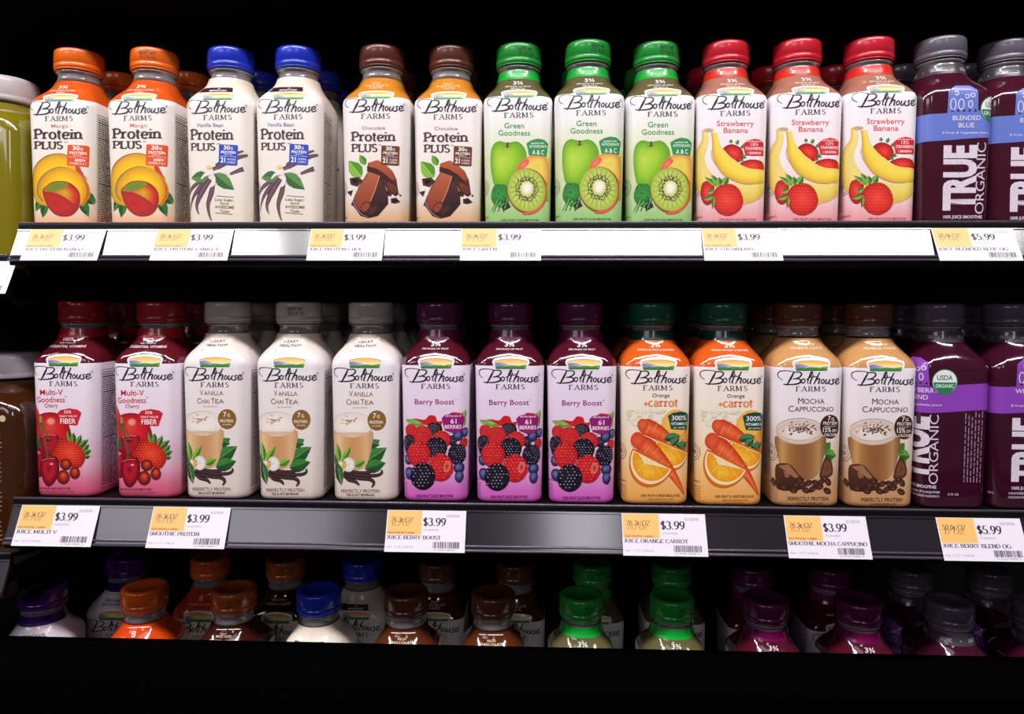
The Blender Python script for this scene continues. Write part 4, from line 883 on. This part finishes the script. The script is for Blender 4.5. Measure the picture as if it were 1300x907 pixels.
# kind: cap, liquid/body, sleeve colours by height, top of sleeve, neck band, artwork
KINDS = {
 'mango': dict(cap=(242, 108, 20), body=(228, 92, 30), sleeve=grad([(0, (246, 150, 100)), (14, (250, 170, 124)), (28, (240, 220, 196)), (60, (244, 232, 212)), (126, (250, 244, 240))]), top=131, art=art_mango, words='mango protein smoothie'),
 'vanilla': dict(cap=(32, 56, 196), body=(214, 194, 176), sleeve=grad([(0, (238, 220, 198)), (40, (240, 230, 216)), (126, (246, 240, 234)), (150, (236, 220, 200))]), top=155, art=art_vanilla, words='vanilla bean protein smoothie'),
 'chocolate': dict(cap=(98, 50, 38), body=(218, 138, 44), sleeve=grad([(0, (206, 150, 96)), (18, (222, 176, 130)), (40, (240, 226, 214)), (126, (248, 242, 240))]), top=131, art=art_chocolate, words='chocolate protein smoothie'),
 'green': dict(cap=(36, 150, 56), body=(104, 96, 62), sleeve=grad([(0, (128, 188, 100)), (20, (156, 204, 124)), (36, (196, 216, 160)), (80, (226, 230, 188)), (104, (240, 240, 232)), (126, (250, 248, 250))]), top=131, band=(20, 176, 60), art=art_green, words='green fruit smoothie'),
 'strawberry': dict(cap=(206, 34, 52), body=(176, 118, 98), sleeve=grad([(0, (232, 120, 124)), (14, (238, 146, 150)), (34, (244, 208, 208)), (70, (248, 232, 232)), (126, (252, 246, 250))]), top=131, band=(228, 46, 34), art=art_strawberry, words='strawberry banana smoothie'),
 'blue': dict(cap=(104, 98, 110), body=(70, 22, 38), art=lambda: art_true(('BLENDED', 'BLUE'), (104, 124, 206), '8 Fruit & Vegetable Juices', -6.5), grey=1, words='dark blueberry juice'),
 'cherry': dict(cap=(168, 22, 32), body=(96, 22, 34), sleeve=grad([(0, (206, 74, 108)), (14, (218, 110, 142)), (30, (228, 176, 196)), (60, (236, 214, 228)), (126, (244, 234, 244))]), top=127, band=(168, 18, 36), art=art_cherry, words='cherry smoothie'),
 'chai': dict(cap=(192, 180, 172), body=(190, 174, 166), sleeve=grad([(0, (224, 204, 196)), (40, (234, 222, 216)), (126, (242, 234, 236)), (150, (232, 214, 200))]), top=155, art=art_chai, words='vanilla chai tea'),
 'berry': dict(cap=(98, 20, 74), body=(84, 20, 38), sleeve=grad([(0, (206, 84, 184)), (12, (212, 110, 192)), (30, (226, 166, 214)), (60, (234, 206, 228)), (126, (240, 228, 242))]), top=127, band=(112, 10, 74), art=art_berry, words='mixed berry smoothie'),
 'carrot': dict(cap=(8, 92, 64), body=(226, 96, 30), sleeve=grad([(0, (234, 160, 76)), (14, (242, 178, 98)), (40, (244, 208, 156)), (70, (246, 228, 204)), (126, (250, 238, 232))]), top=127, band=(10, 60, 46), art=art_carrot, words='orange carrot juice'),
 'mocha': dict(cap=(104, 54, 42), body=(208, 152, 96), sleeve=grad([(0, (196, 140, 92)), (20, (206, 156, 112)), (50, (226, 202, 184)), (80, (240, 230, 230)), (126, (244, 236, 242))]), top=127, art=art_mocha, words='mocha cappuccino'),
 'purple': dict(cap=(96, 86, 100), body=(62, 16, 36), art=lambda: art_true(('WILD BERRY', 'BLEND'), (140, 66, 180), '8 Fruit & Vegetable Juices', -47), grey=1, words='dark wild berry juice'),
 'purple_face': dict(cap=(96, 86, 100), body=(62, 16, 36), art=lambda: art_true(('WILD BERRY', 'BLEND'), (140, 66, 180), '8 Fruit & Vegetable Juices', -9), grey=1, words='dark wild berry juice'),
 'lavender': dict(cap=(84, 22, 130), body=(222, 206, 214), sleeve=grad([(0, (214, 190, 214)), (126, (228, 214, 224)), (148, (226, 212, 222))]), top=148, band=(44, 14, 90), art=lambda: art_simple([('PERISHABLE', 22, 141.6, 2.6), ('KEEP REFRIGERATED', 26, 138.4, 1.8)], (60, 40, 60)), words='pale violet sleeved smoothie'),
 'peach': dict(cap=(232, 96, 20), body=(232, 76, 22), sleeve=grad([(0, (240, 130, 60)), (30, (240, 200, 160)), (126, (246, 236, 232))]), top=127, art=lambda: art_simple([('8', 4, 144, 5.0, (255, 240, 230)), ('SERVINGS OF FRUIT', 24, 140, 1.6, (255, 230, 210))], (120, 60, 40)), words='deep orange smoothie'),
 'coffee': dict(cap=(176, 84, 30), body=(60, 24, 16), sleeve=grad([(0, (120, 70, 44)), (126, (236, 224, 220))]), top=127, art=lambda: art_simple([('MADE WITH', 15, 145, 2.0, (216, 190, 160)), ('ARABICA COFFEE', 30, 141.4, 2.2, (216, 190, 160))], (70, 40, 30)), words='dark coffee drink'),
}
KINDS['chocolate_shaded'] = dict(KINDS['chocolate'], body=(92, 44, 20), words='shade-darkened chocolate smoothie')  # same chocolate, body colour darkened to paint in the lowest shelf's shade
PARTS = {}
def kind_parts(k):
    if k in PARTS: return PARTS[k]
    d = KINDS[k]; P = []
    P.append(('body', body_mesh(liq_mat(k, d['body']), len(VB) - (1 if d.get('band') or d.get('grey') else 3)), None))
    P.append(('neck', NECK, None)); cm = cap_mat(k, d['cap'])
    P.append(('cap', cap_mesh('cap', cm), None)); P.append(('tamper_ring', ring_mesh(cm), None))
    if d.get('band'): P.append(('neck_band', band_mesh(mat('band_' + k, d['band'], .3, coat=.6)), None))
    if d.get('grey'):
        A = Art(); A.mm()
        for i in range(4): A.text('ORGANIC', -44 + i * 29, 152.8, 13, 3.2, (206, 196, 206), .01, flip=False)
        for i in range(4): q = ell(-58.5 + 29 * i, 154.2, .5, .5, 6); A.raw(q, [(0, 1, 2), (0, 2, 3), (0, 3, 4), (0, 4, 5)], (206, 196, 206))
        P.append(('neck_band', wrap_mesh('neck_band', mat('grey_band', (74, 66, 74), .3, coat=.7), 150, 160, .14, lambda v: (74, 66, 74)), None))
        P.append(('neck_band_lettering', A.finish('neck_band_lettering', M_print, .2), 'neck_band'))
    if d.get('sleeve'): P.append(('label', wrap_mesh('label', M_label, .6, d['top'], .10, d['sleeve']), None))
    P.append(('printed_design', d['art']().finish('printed_design', M_print, .2), 'label' if d.get('sleeve') else None))
    PARTS[k] = P; return P
def stamp_mesh():
    A = Art(); A.mm(); r = random.Random(1); V = []; F = []
    for li, t in enumerate(('BEST BY', '03-15-16')):
        vs, fs = text_geo(t, 1, .01); x0 = min(v[0] for v in vs); x1 = max(v[0] for v in vs); n = len(V)
        for x, y in vs:
            a = ((x - (x0 + x1) / 2) / (x1 - x0) * 14 + 2) / 21.6; z = 177.2 - li * 4 + y / .7 * 2.8; V.append((21.75 * math.sin(a) / 1000, -21.75 * math.cos(a) / 1000, z / 1000))
        F += [[n + i for i in f] for f in fs]
    return mesh_from('date_stamp', V, F, mat('stamp_ink', (36, 30, 34), .6))
STAMP = stamp_mesh()
def bottle(kind, X, Y, shelf, label, group, rz=0.0, stamp=None, sx=1.0):
    root = link('juice_bottle', None, None, label=label, category='bottle', group=group); root.location = (X, Y, SH[shelf]); root.rotation_euler = (0, 0, math.radians(rz)); root.scale = (sx, sx, 1)
    root.empty_display_size = .03; made = {}
    for nm, me, par in kind_parts(kind):
        made[nm] = link(nm, me, made.get(par, root) if par else root)
    if stamp is not None:
        s = link('date_stamp', STAMP, made['cap']); s.rotation_euler = (0, 0, math.radians(stamp))
    return root

# ------------------------------------------------------------------ the cooler itself
XL, XR = -0.468, 0.60           # the shelves run on past the right edge of the view
box('floor', (-1.3, 1.3, -.10, .52, -.495, -.4678), M_liner, kind='structure')
box('wall_back', (-1.3, 1.3, .44, .47, -.495, .62), M_liner, kind='structure')
for i in range(12):
    z = .13 + i * .037
    box('trim_%d' % (i + 2), (-1.28, 1.28, .434, .44, z, z + .006), M_black, bevel=.001, kind='structure')
box('wall_right', (1.28, 1.3, -.10, .47, -.4678, .62), M_liner, kind='structure')
box('wall_left', (-1.3, -1.28, -.10, .47, -.4678, .62), M_liner, kind='structure')
# added black front wall with a rolled top, filling the strip under the bottles
ft = unproj(650, 821, -.155)[1]
pf = [(-.19, -.62), (-.19, ft - .012)] + [(-.178 - .012 * math.cos(a), ft - .012 + .012 * math.sin(a)) for a in (.4, .8, 1.2, 1.57)] + [(-.165, ft), (-.155, ft), (-.155, -.62)]
prism('wall_front_filler', pf, -1.3, 1.3, M_matte, smooth=True, kind='structure')

def shelf(k, x0, x1, top, bottom, z, label, rail_px=None, setback=0.0):
    """deck, sloping price rail with beads, end bracket; top/bottom = heights of the rail at Y -.022 and -.042"""
    root = link('cooler_shelf', None, None, label=label, category='shelf', group='black cooler shelves'); root.location = (0, 0, z)
    yt, yb = -.022 + setback, -.037 + setback; t, b = top - z, bottom - z
    D = .4395
    prism('shelf_deck', [(yt + .004, -.0006), (D, -.0006), (D, -.013), (yt + .004, -.013)], x0, x1, M_black, root)
    prism('top_lip', [(yt - .0022, t - .007), (yt - .0022, t - .001), (yt - .002, t), (yt + .002, t), (yt + .002, -.004), (yt - .0022, -.008)], x0, x1, M_black, root)
    prism('lip_bead', circ(yt - .0012, t + .0004, .0011), x0, x1, M_bead, root, smooth=True)
    # sloping channel
    dy, dz = yb - yt, b - t; L = math.hypot(dy, dz); ny, nz = dz / L, -dy / L       # outward (front, up)
    P = lambda s, o: (yt - .0022 + (dy + .0022) * s + ny * o, t - .005 + (dz + .005) * s + nz * o)
    prism('price_channel', [P(0, 0), P(1, 0), P(1, -.003), P(0, -.003)], x0, x1, M_rail, root)
    prism('channel_rib', [P(.01, .0002), P(.015, .0009), P(.05, .0009), P(.06, .0002)], x0, x1, M_rail, root)
    for s_, r_ in ((.86, .0011), (.965, .0013)):
        c = P(s_, .0008); prism('channel_bead', circ(c[0], c[1], r_), x0, x1, M_bead, root, smooth=True)
    u = P(1, 0)
    prism('shelf_underside', [(u[0] + .001, u[1]), (u[0] + .002, u[1] - .0035), (yt + .02, u[1] - .0035), (D, -.030), (D, -.016), (yt + .004, -.016), P(1, -.003)], x0, x1, M_black, root)
    for x in (x0, x1):
        s = 1 if x == x0 else -1
        box('end_bracket', tuple(sorted((x, x + s * .0025))) + (yt + .006, D, -.034, -.0135), M_black, root)
    return root, P, (L)
R1, P1, L1 = shelf(0, XL, XR, .0738, .0393, SH[0], 'black cooler shelf under the upper row of bottles with a bright pale price rail')
R2, P2, L2 = shelf(1, XL - .008, XR, -.1757, -.2137, SH[1], 'black cooler shelf under the middle row of bottles with a dark price rail')
R0, P0, L0 = shelf(2, -.9, .9, .347, .312, .336, 'black cooler shelf overhead above the upper row of bottles')
LA = unproj(10, 325, -.022)[1]
RA, PA, LAL = shelf(3, -.9, -.4785, LA, LA - .035, LA - .011, 'black cooler shelf section at the left edge holding the olive juice jug')
LB = unproj(10, 703, -.022)[1]
RB, PB, LBL = shelf(4, -.9, -.4795, LB, LB - .035, LB - .011, 'black cooler shelf section at the left edge holding the amber juice jug')

# ------------------------------------------------------------------ price tags
def tag_art(price, unit, size, name, brand=True, date='02/20/16', seed=1):
    A = Art(); W_, H_ = 69.5, 40.0; A.tf = lambda x, y: (x * W_, (1 - y) * H_)
    A.poly([(0, 0), (1, 0), (1, 1), (0, 1)], (238, 230, 238)); A.up()
    B = Art(); B.tf = A.tf; B.poly([(0.01, .01), (.445, .01), (.445, .59), (0.01, .59)], (250, 188, 106)); B.up()
    T = Art(); T.tf = A.tf; T.lv = 2; ink = (40, 34, 60); C = (112, 84, 70)
    kw = dict(thick=.17, thin=.07, ser=.09, sh=.05)
    serif_text(T, unit, .05, .285, .28, .115, (70, 56, 60), slant=.18, thick=.13, thin=.06, ser=.06, sh=.05); serif_text(T, size, .06, .385, .24, .105, (90, 70, 66), thick=.10, thin=.05, ser=.08, sh=.04, slant=.1)
    if brand: serif_text(T, 'BOLTHOUSE FARMS', .03, .565, .34, .045, (110, 60, 40), **kw)
    serif_text(T, price, .46, .37, .29, .185, ink, **kw)
    serif_text(T, date, .75, .16, .17, .065, (130, 120, 140), thick=.1, thin=.06, ser=.05)
    serif_text(T, '71464016', .47, .49, .19, .045, (140, 130, 150), thick=.1, thin=.06, ser=.05)
    serif_text(T, name, .015, .695, min(.95, .04 * len(name)), .085, ink, **kw)
    serif_text(T, 'EA  1 CT 1 PACK', .03, .90, .33, .04, (130, 120, 140), thick=.1, thin=.06, ser=.05)
    K = Art(); K.tf = A.tf; K.lv = 2; r = random.Random(seed); x = .60
    while x < .925:
        w = r.choice((.004, .004, .008, .012)); K.poly([(x, .75), (x + w, .75), (x + w, .90), (x, .90)], (44, 36, 60)); x += w + r.choice((.004, .005, .009))
    serif_text(K, '0 71464 01616 3', .62, .955, .28, .035, (90, 80, 100), thick=.1, thin=.06, ser=.05)
    return A, B, T, K
def price_tag(xl, xr, ypx, P, L, z, data, label):
    X0 = unproj(xl, ypx, -.026)[0]; X1 = unproj(xr, ypx, -.026)[0]; w = X1 - X0
    root = link('price_tag', None, None, label=label, category='price tag', group='shelf price tags'); a, b = P(.02, .0012), P(1.02, .0029)
    root.location = (X0, a[0], z + a[1])
    def fn(u, v, l):
        s = 1 - v / 40.0; o = .0012 + .0017 * s + l * .00005; p = P(.02 + s, o); return (u / 69.5 * w, p[0] - a[0], p[1] - a[1])
    A, B, T, K = tag_art(*data)
    V = [fn(u, v, 0) for u, v in ((0, 0), (69.5, 0), (69.5, 40), (0, 40))] + [fn(u, v, -8) for u, v in ((0, 0), (69.5, 0), (69.5, 40), (0, 40))]
    me = mesh_from('card', V, [[0, 1, 2, 3], [7, 6, 5, 4], [0, 4, 5, 1], [1, 5, 6, 2], [2, 6, 7, 3], [3, 7, 4, 0]], M_card, False, [lin((232, 224, 234))] * 8)
    card = link('card', me, root)
    link('unit_price_panel', B.flat('unit_price_panel', M_card, lambda u, v, l: fn(u, v, l + 1)), card); link('price_lettering', T.flat('price_lettering', M_card, fn), card); link('barcode', K.flat('barcode', M_card, fn), card)
C26 = '26.3\u00a2/OZ'; C50 = '50.0\u00a2/OZ'
for i, (a, b, d, lb) in enumerate(((39, 135, ('$3.99', C26, '15.2 OZ', 'JUICE PROTEIN MANGO'), 'washed-out price tag under the leftmost orange capped mango bottle'),
    (200, 297, ('$3.99', C26, '15.2 OZ', 'JUICE PROTEIN VANILLA'), 'washed-out price tag below the second mango and first blue capped bottle'),
    (395, 489, ('$3.99', C26, '15.2 OZ', 'JUICE PROTEIN CHOC'), 'washed-out price tag just below the left chocolate bottle'),
    (586, 687, ('$3.99', C26, '15.2 OZ', 'JUICE GREEN'), 'washed-out price tag under the leftmost green capped bottle'),
    (890, 988, ('$3.99', C26, '15.2 OZ', 'JUICE STRAWBERRY'), 'washed-out price tag under the leftmost red capped strawberry banana bottle'),
    (1182, 1286, ('$5.99', C50, '12 OZ', 'JUICE BLENDED BLUE OG', False), 'bright price tag reading $5.99 on the upper rail below the dark blueberry bottles'))):
    price_tag(a, b, 291, P1, L1, SH[0], d, lb)
for a, b, d, lb in ((28, 127, ('$3.99', C26, '15.2 OZ', 'JUICE MULTI V'), 'price tag reading JUICE MULTI V under the leftmost cherry bottle'),
    (195, 293, ('$3.99', C26, '15.2 OZ', 'SMOOTHIE PROTEIN', True, '02/11/16', 2), 'price tag reading SMOOTHIE PROTEIN under the leftmost chai bottle'),
    (492, 592, ('$3.99', C26, '15.2 OZ', 'JUICE BERRY BOOST', True, '02/20/16', 3), 'price tag reading JUICE BERRY BOOST on the dark middle rail'),
    (789, 895, ('$3.99', C26, '15.2 OZ', 'JUICE ORANGE CARROT', True, '03/30/16', 4), 'price tag reading JUICE ORANGE CARROT under the carrot juice bottles'),
    (995, 1099, ('$3.99', C26, '15.2 OZ', 'SMOOTHIE MOCHA CAPPUCINO', True, '02/20/16', 5), 'price tag reading SMOOTHIE MOCHA CAPPUCINO under the mocha bottles'),
    (1188, 1295, ('$5.99', C50, '12 OZ', 'JUICE BERRY BLEND OG', False, '02/20/16', 6), 'price tag reading $5.99 JUICE BERRY BLEND at the right end of middle rail')):
    price_tag(a, b, 650, P2, L2, SH[1], d, lb)
price_tag(-76, 21, 331, PA, LAL, LA - .011, ('$6.99', C26, '32 OZ', 'JUICE GREEN', False), 'white price tag cut off at the left edge below the olive juice jug')

# ------------------------------------------------------------------ bottles in place
def run(shelf_i, items, Yc, where):
    """items: kind, X, dy, colour of the cap, place among its like, date stamp; two more bottles stand behind each"""
    for kind, X, dy, cap, pos, st in items:
        w = KINDS[kind]['words']; g = w + ' bottles on the ' + where
        bottle(kind, X, Yc + dy, shelf_i, '%s capped %s bottle, %s on the %s' % (cap, w, pos, where), g, 0, st)
        pp = pos.split(' of')[0].split(' one')[0]
        for dY, t in ((.068, 'second'), (.136, 'third')):
            bottle(kind, X + rnd.uniform(-.0015, .0015), Yc + dY + rnd.uniform(-.001, .001), shelf_i, '%s bottle, %s back in its %s column on the %s' % (w, t, pp, where), g + ', back rows', 0)
L2_, R2_, L3_, M3_, R3_ = 'left one of two', 'right one of two', 'leftmost of three', 'middle one of three', 'rightmost of three'
run(0, [('mango', -.4515, 0, 'orange', L2_, None), ('mango', -.3758, 0, 'orange', R2_, 6),
        ('vanilla', -.2999, 0, 'blue', L2_, None), ('vanilla', -.2332, 0, 'blue', R2_, None),
        ('chocolate', -.1514, 0, 'brown', L2_, None), ('chocolate', -.0846, .004, 'brown', R2_, None),
        ('green', -.0190, 0, 'green', L3_, 14), ('green', .0467, -.006, 'green', M3_, 18), ('green', .1120, 0, 'green', R3_, 14),
        ('strawberry', .1772, -.001, 'red', L3_, None), ('strawberry', .2435, -.003, 'red', M3_, None), ('strawberry', .3089, -.005, 'red', R3_, None),
        ('blue', .3735, -.006, 'grey', L2_, None), ('blue', .4380, .003, 'grey', R2_, None)], .0375, 'upper shelf')
run(1, [('cherry', -.4469, 0, 'red', L2_, None), ('cherry', -.3688, 0, 'red', R2_, None),
        ('chai', -.3020, 0, 'cream', L3_, None), ('chai', -.2319, 0, 'cream', M3_, 4), ('chai', -.1610, 0, 'cream', R3_, None),
        ('berry', -.0948, 0, 'purple', L3_, None), ('berry', -.0259, 0, 'purple', M3_, None), ('berry', .0411, 0, 'purple', R3_, None),
        ('carrot', .1087, 0, 'dark green', L2_, None), ('carrot', .1761, 0, 'dark green', R2_, None),
        ('mocha', .2460, 0, 'brown', L2_, None), ('mocha', .3118, 0, 'brown', R2_, None),
        ('purple', .3763, 0, 'grey', L2_, None), ('purple_face', .4408, 0, 'grey', R2_, None)], .0328, 'middle shelf')
# lower shelf: caps and shoulders seen from above; front and back bottle given by the middle of their caps
low = [('lavender', 55, 162, 0, 'violet capped pale sleeved bottle', 758), ('peach', 184, 268, 0, 'orange capped deep orange smoothie bottle', 755), ('coffee', 297, 363, 0, 'tan capped dark coffee bottle', 757),
       ('vanilla', 405, 460, 0, 'blue capped cream vanilla bottle', 760), ('chocolate_shaded', 516, 556, 0, 'brown capped chocolate bottle', 762), ('chocolate_shaded', 626, 655, 0, 'second brown capped chocolate bottle', 763),
       ('green', 738, 752, 0, 'bright green capped fruit smoothie bottle', 765), ('green', 853, 852, 0, 'second bright green capped fruit smoothie bottle', 768), ('berry', 972, 954, 0, 'magenta capped berry bottle', 775),
       ('berry', 1090, 1052, 0, 'second magenta capped berry bottle', 777), ('purple', 1205, 1156, 0, 'grey capped dark juice bottle', 782), ('purple', 1318, 1256, 0, 'grey capped dark juice bottle at the right edge', 785)]
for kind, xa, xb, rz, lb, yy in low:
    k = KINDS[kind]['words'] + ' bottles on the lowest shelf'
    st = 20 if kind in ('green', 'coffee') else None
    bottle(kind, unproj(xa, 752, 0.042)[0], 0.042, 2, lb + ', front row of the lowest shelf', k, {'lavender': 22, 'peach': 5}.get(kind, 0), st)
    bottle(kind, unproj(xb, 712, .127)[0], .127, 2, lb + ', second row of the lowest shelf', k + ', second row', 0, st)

# ------------------------------------------------------------------ two wide jugs at the left edge
def jug(xr, ycap, ybase, z, col, label, seed):
    root = link('juice_jug', None, None, label=label, category='jug', group='wide juice jugs at the left edge'); hw = .047
    root.location = (-.4875 - hw, 0 + hw, z); root.scale = (1, 1, 1.075)
    def sec(h, rc, zz, n=8):
        o = []
        for q, (sx, sy) in enumerate(((1, -1), (1, 1), (-1, 1), (-1, -1))):
            for i in range(n + 1):
                a = math.radians(-90 + 90 * q + 90 * i / n); o.append((sx * (h - rc) + rc * math.cos(a), sy * (h - rc) + rc * math.sin(a), zz))
        return o
    pr = [(.042, .008, 0), (.0465, .012, .004), (hw, .013, .01), (hw, .013, .120), (.0465, .016, .130), (.043, .022, .138), (.036, .028, .144), (.029, .029, .149), (.027, .027, .152)]
    V, F = [], []; n = 36
    for h, rc, zz in pr: V += sec(h, min(rc, h), zz)
    for k in range(len(pr) - 1):
        for i in range(n): j = (i + 1) % n; F.append([k * n + i, k * n + j, (k + 1) * n + j, (k + 1) * n + i])
    F += [list(range(n))[::-1], [(len(pr) - 1) * n + i for i in range(n)]]
    link('body', mesh_from('body', V, F, liq_mat(label[:5], col)), root)
    V, F = lathe([(.0285, .1545), (.0293, .155), (.0295, .158), (.029, .159), (.0295, .160), (.0293, .172), (.0285, .1755), (.026, .177)], 64)
    link('cap', mesh_from('cap', V, F, mat('white_cap_' + label[:5], (206, 198, 202), .35, coat=.3)), root)
    A = Art(); A.mm(); r = random.Random(seed)
    for blk in range(4):
        for i in range(5):
            v = 108 - blk * 26 - i * 4; u = 26; 
            A.poly([(u, v), (u + r.uniform(8, 11), v + .3), (u + 9, v + 1.5), (u, v + 1.2)], mix(col, (220, 210, 190), .45))
    q = ell(30, 122, 3, 3, 12); A.blob(q, [(200, 190, 150), (200, 190, 150)])
    link('side_lettering', A.flat('side_lettering', M_print, lambda u, v, l: (min(u, 30) / 1000 if u < 30 else (30 + 13 * math.sin(min((u - 30) / 13, 1.5))) / 1000, (-hw * 1000 - .25 + (0 if u < 30 else 13 * (1 - math.cos(min((u - 30) / 13, 1.5))))) / 1000, v / 1000)), root)
jug(0, 0, 0, LA - .011, (128, 116, 20), 'wide jug of olive yellow juice with white lid at the upper left edge', 1)
jug(0, 0, 0, LB - .011, (60, 30, 10), 'wide jug of amber brown juice with pale lid at the lower left edge', 2)
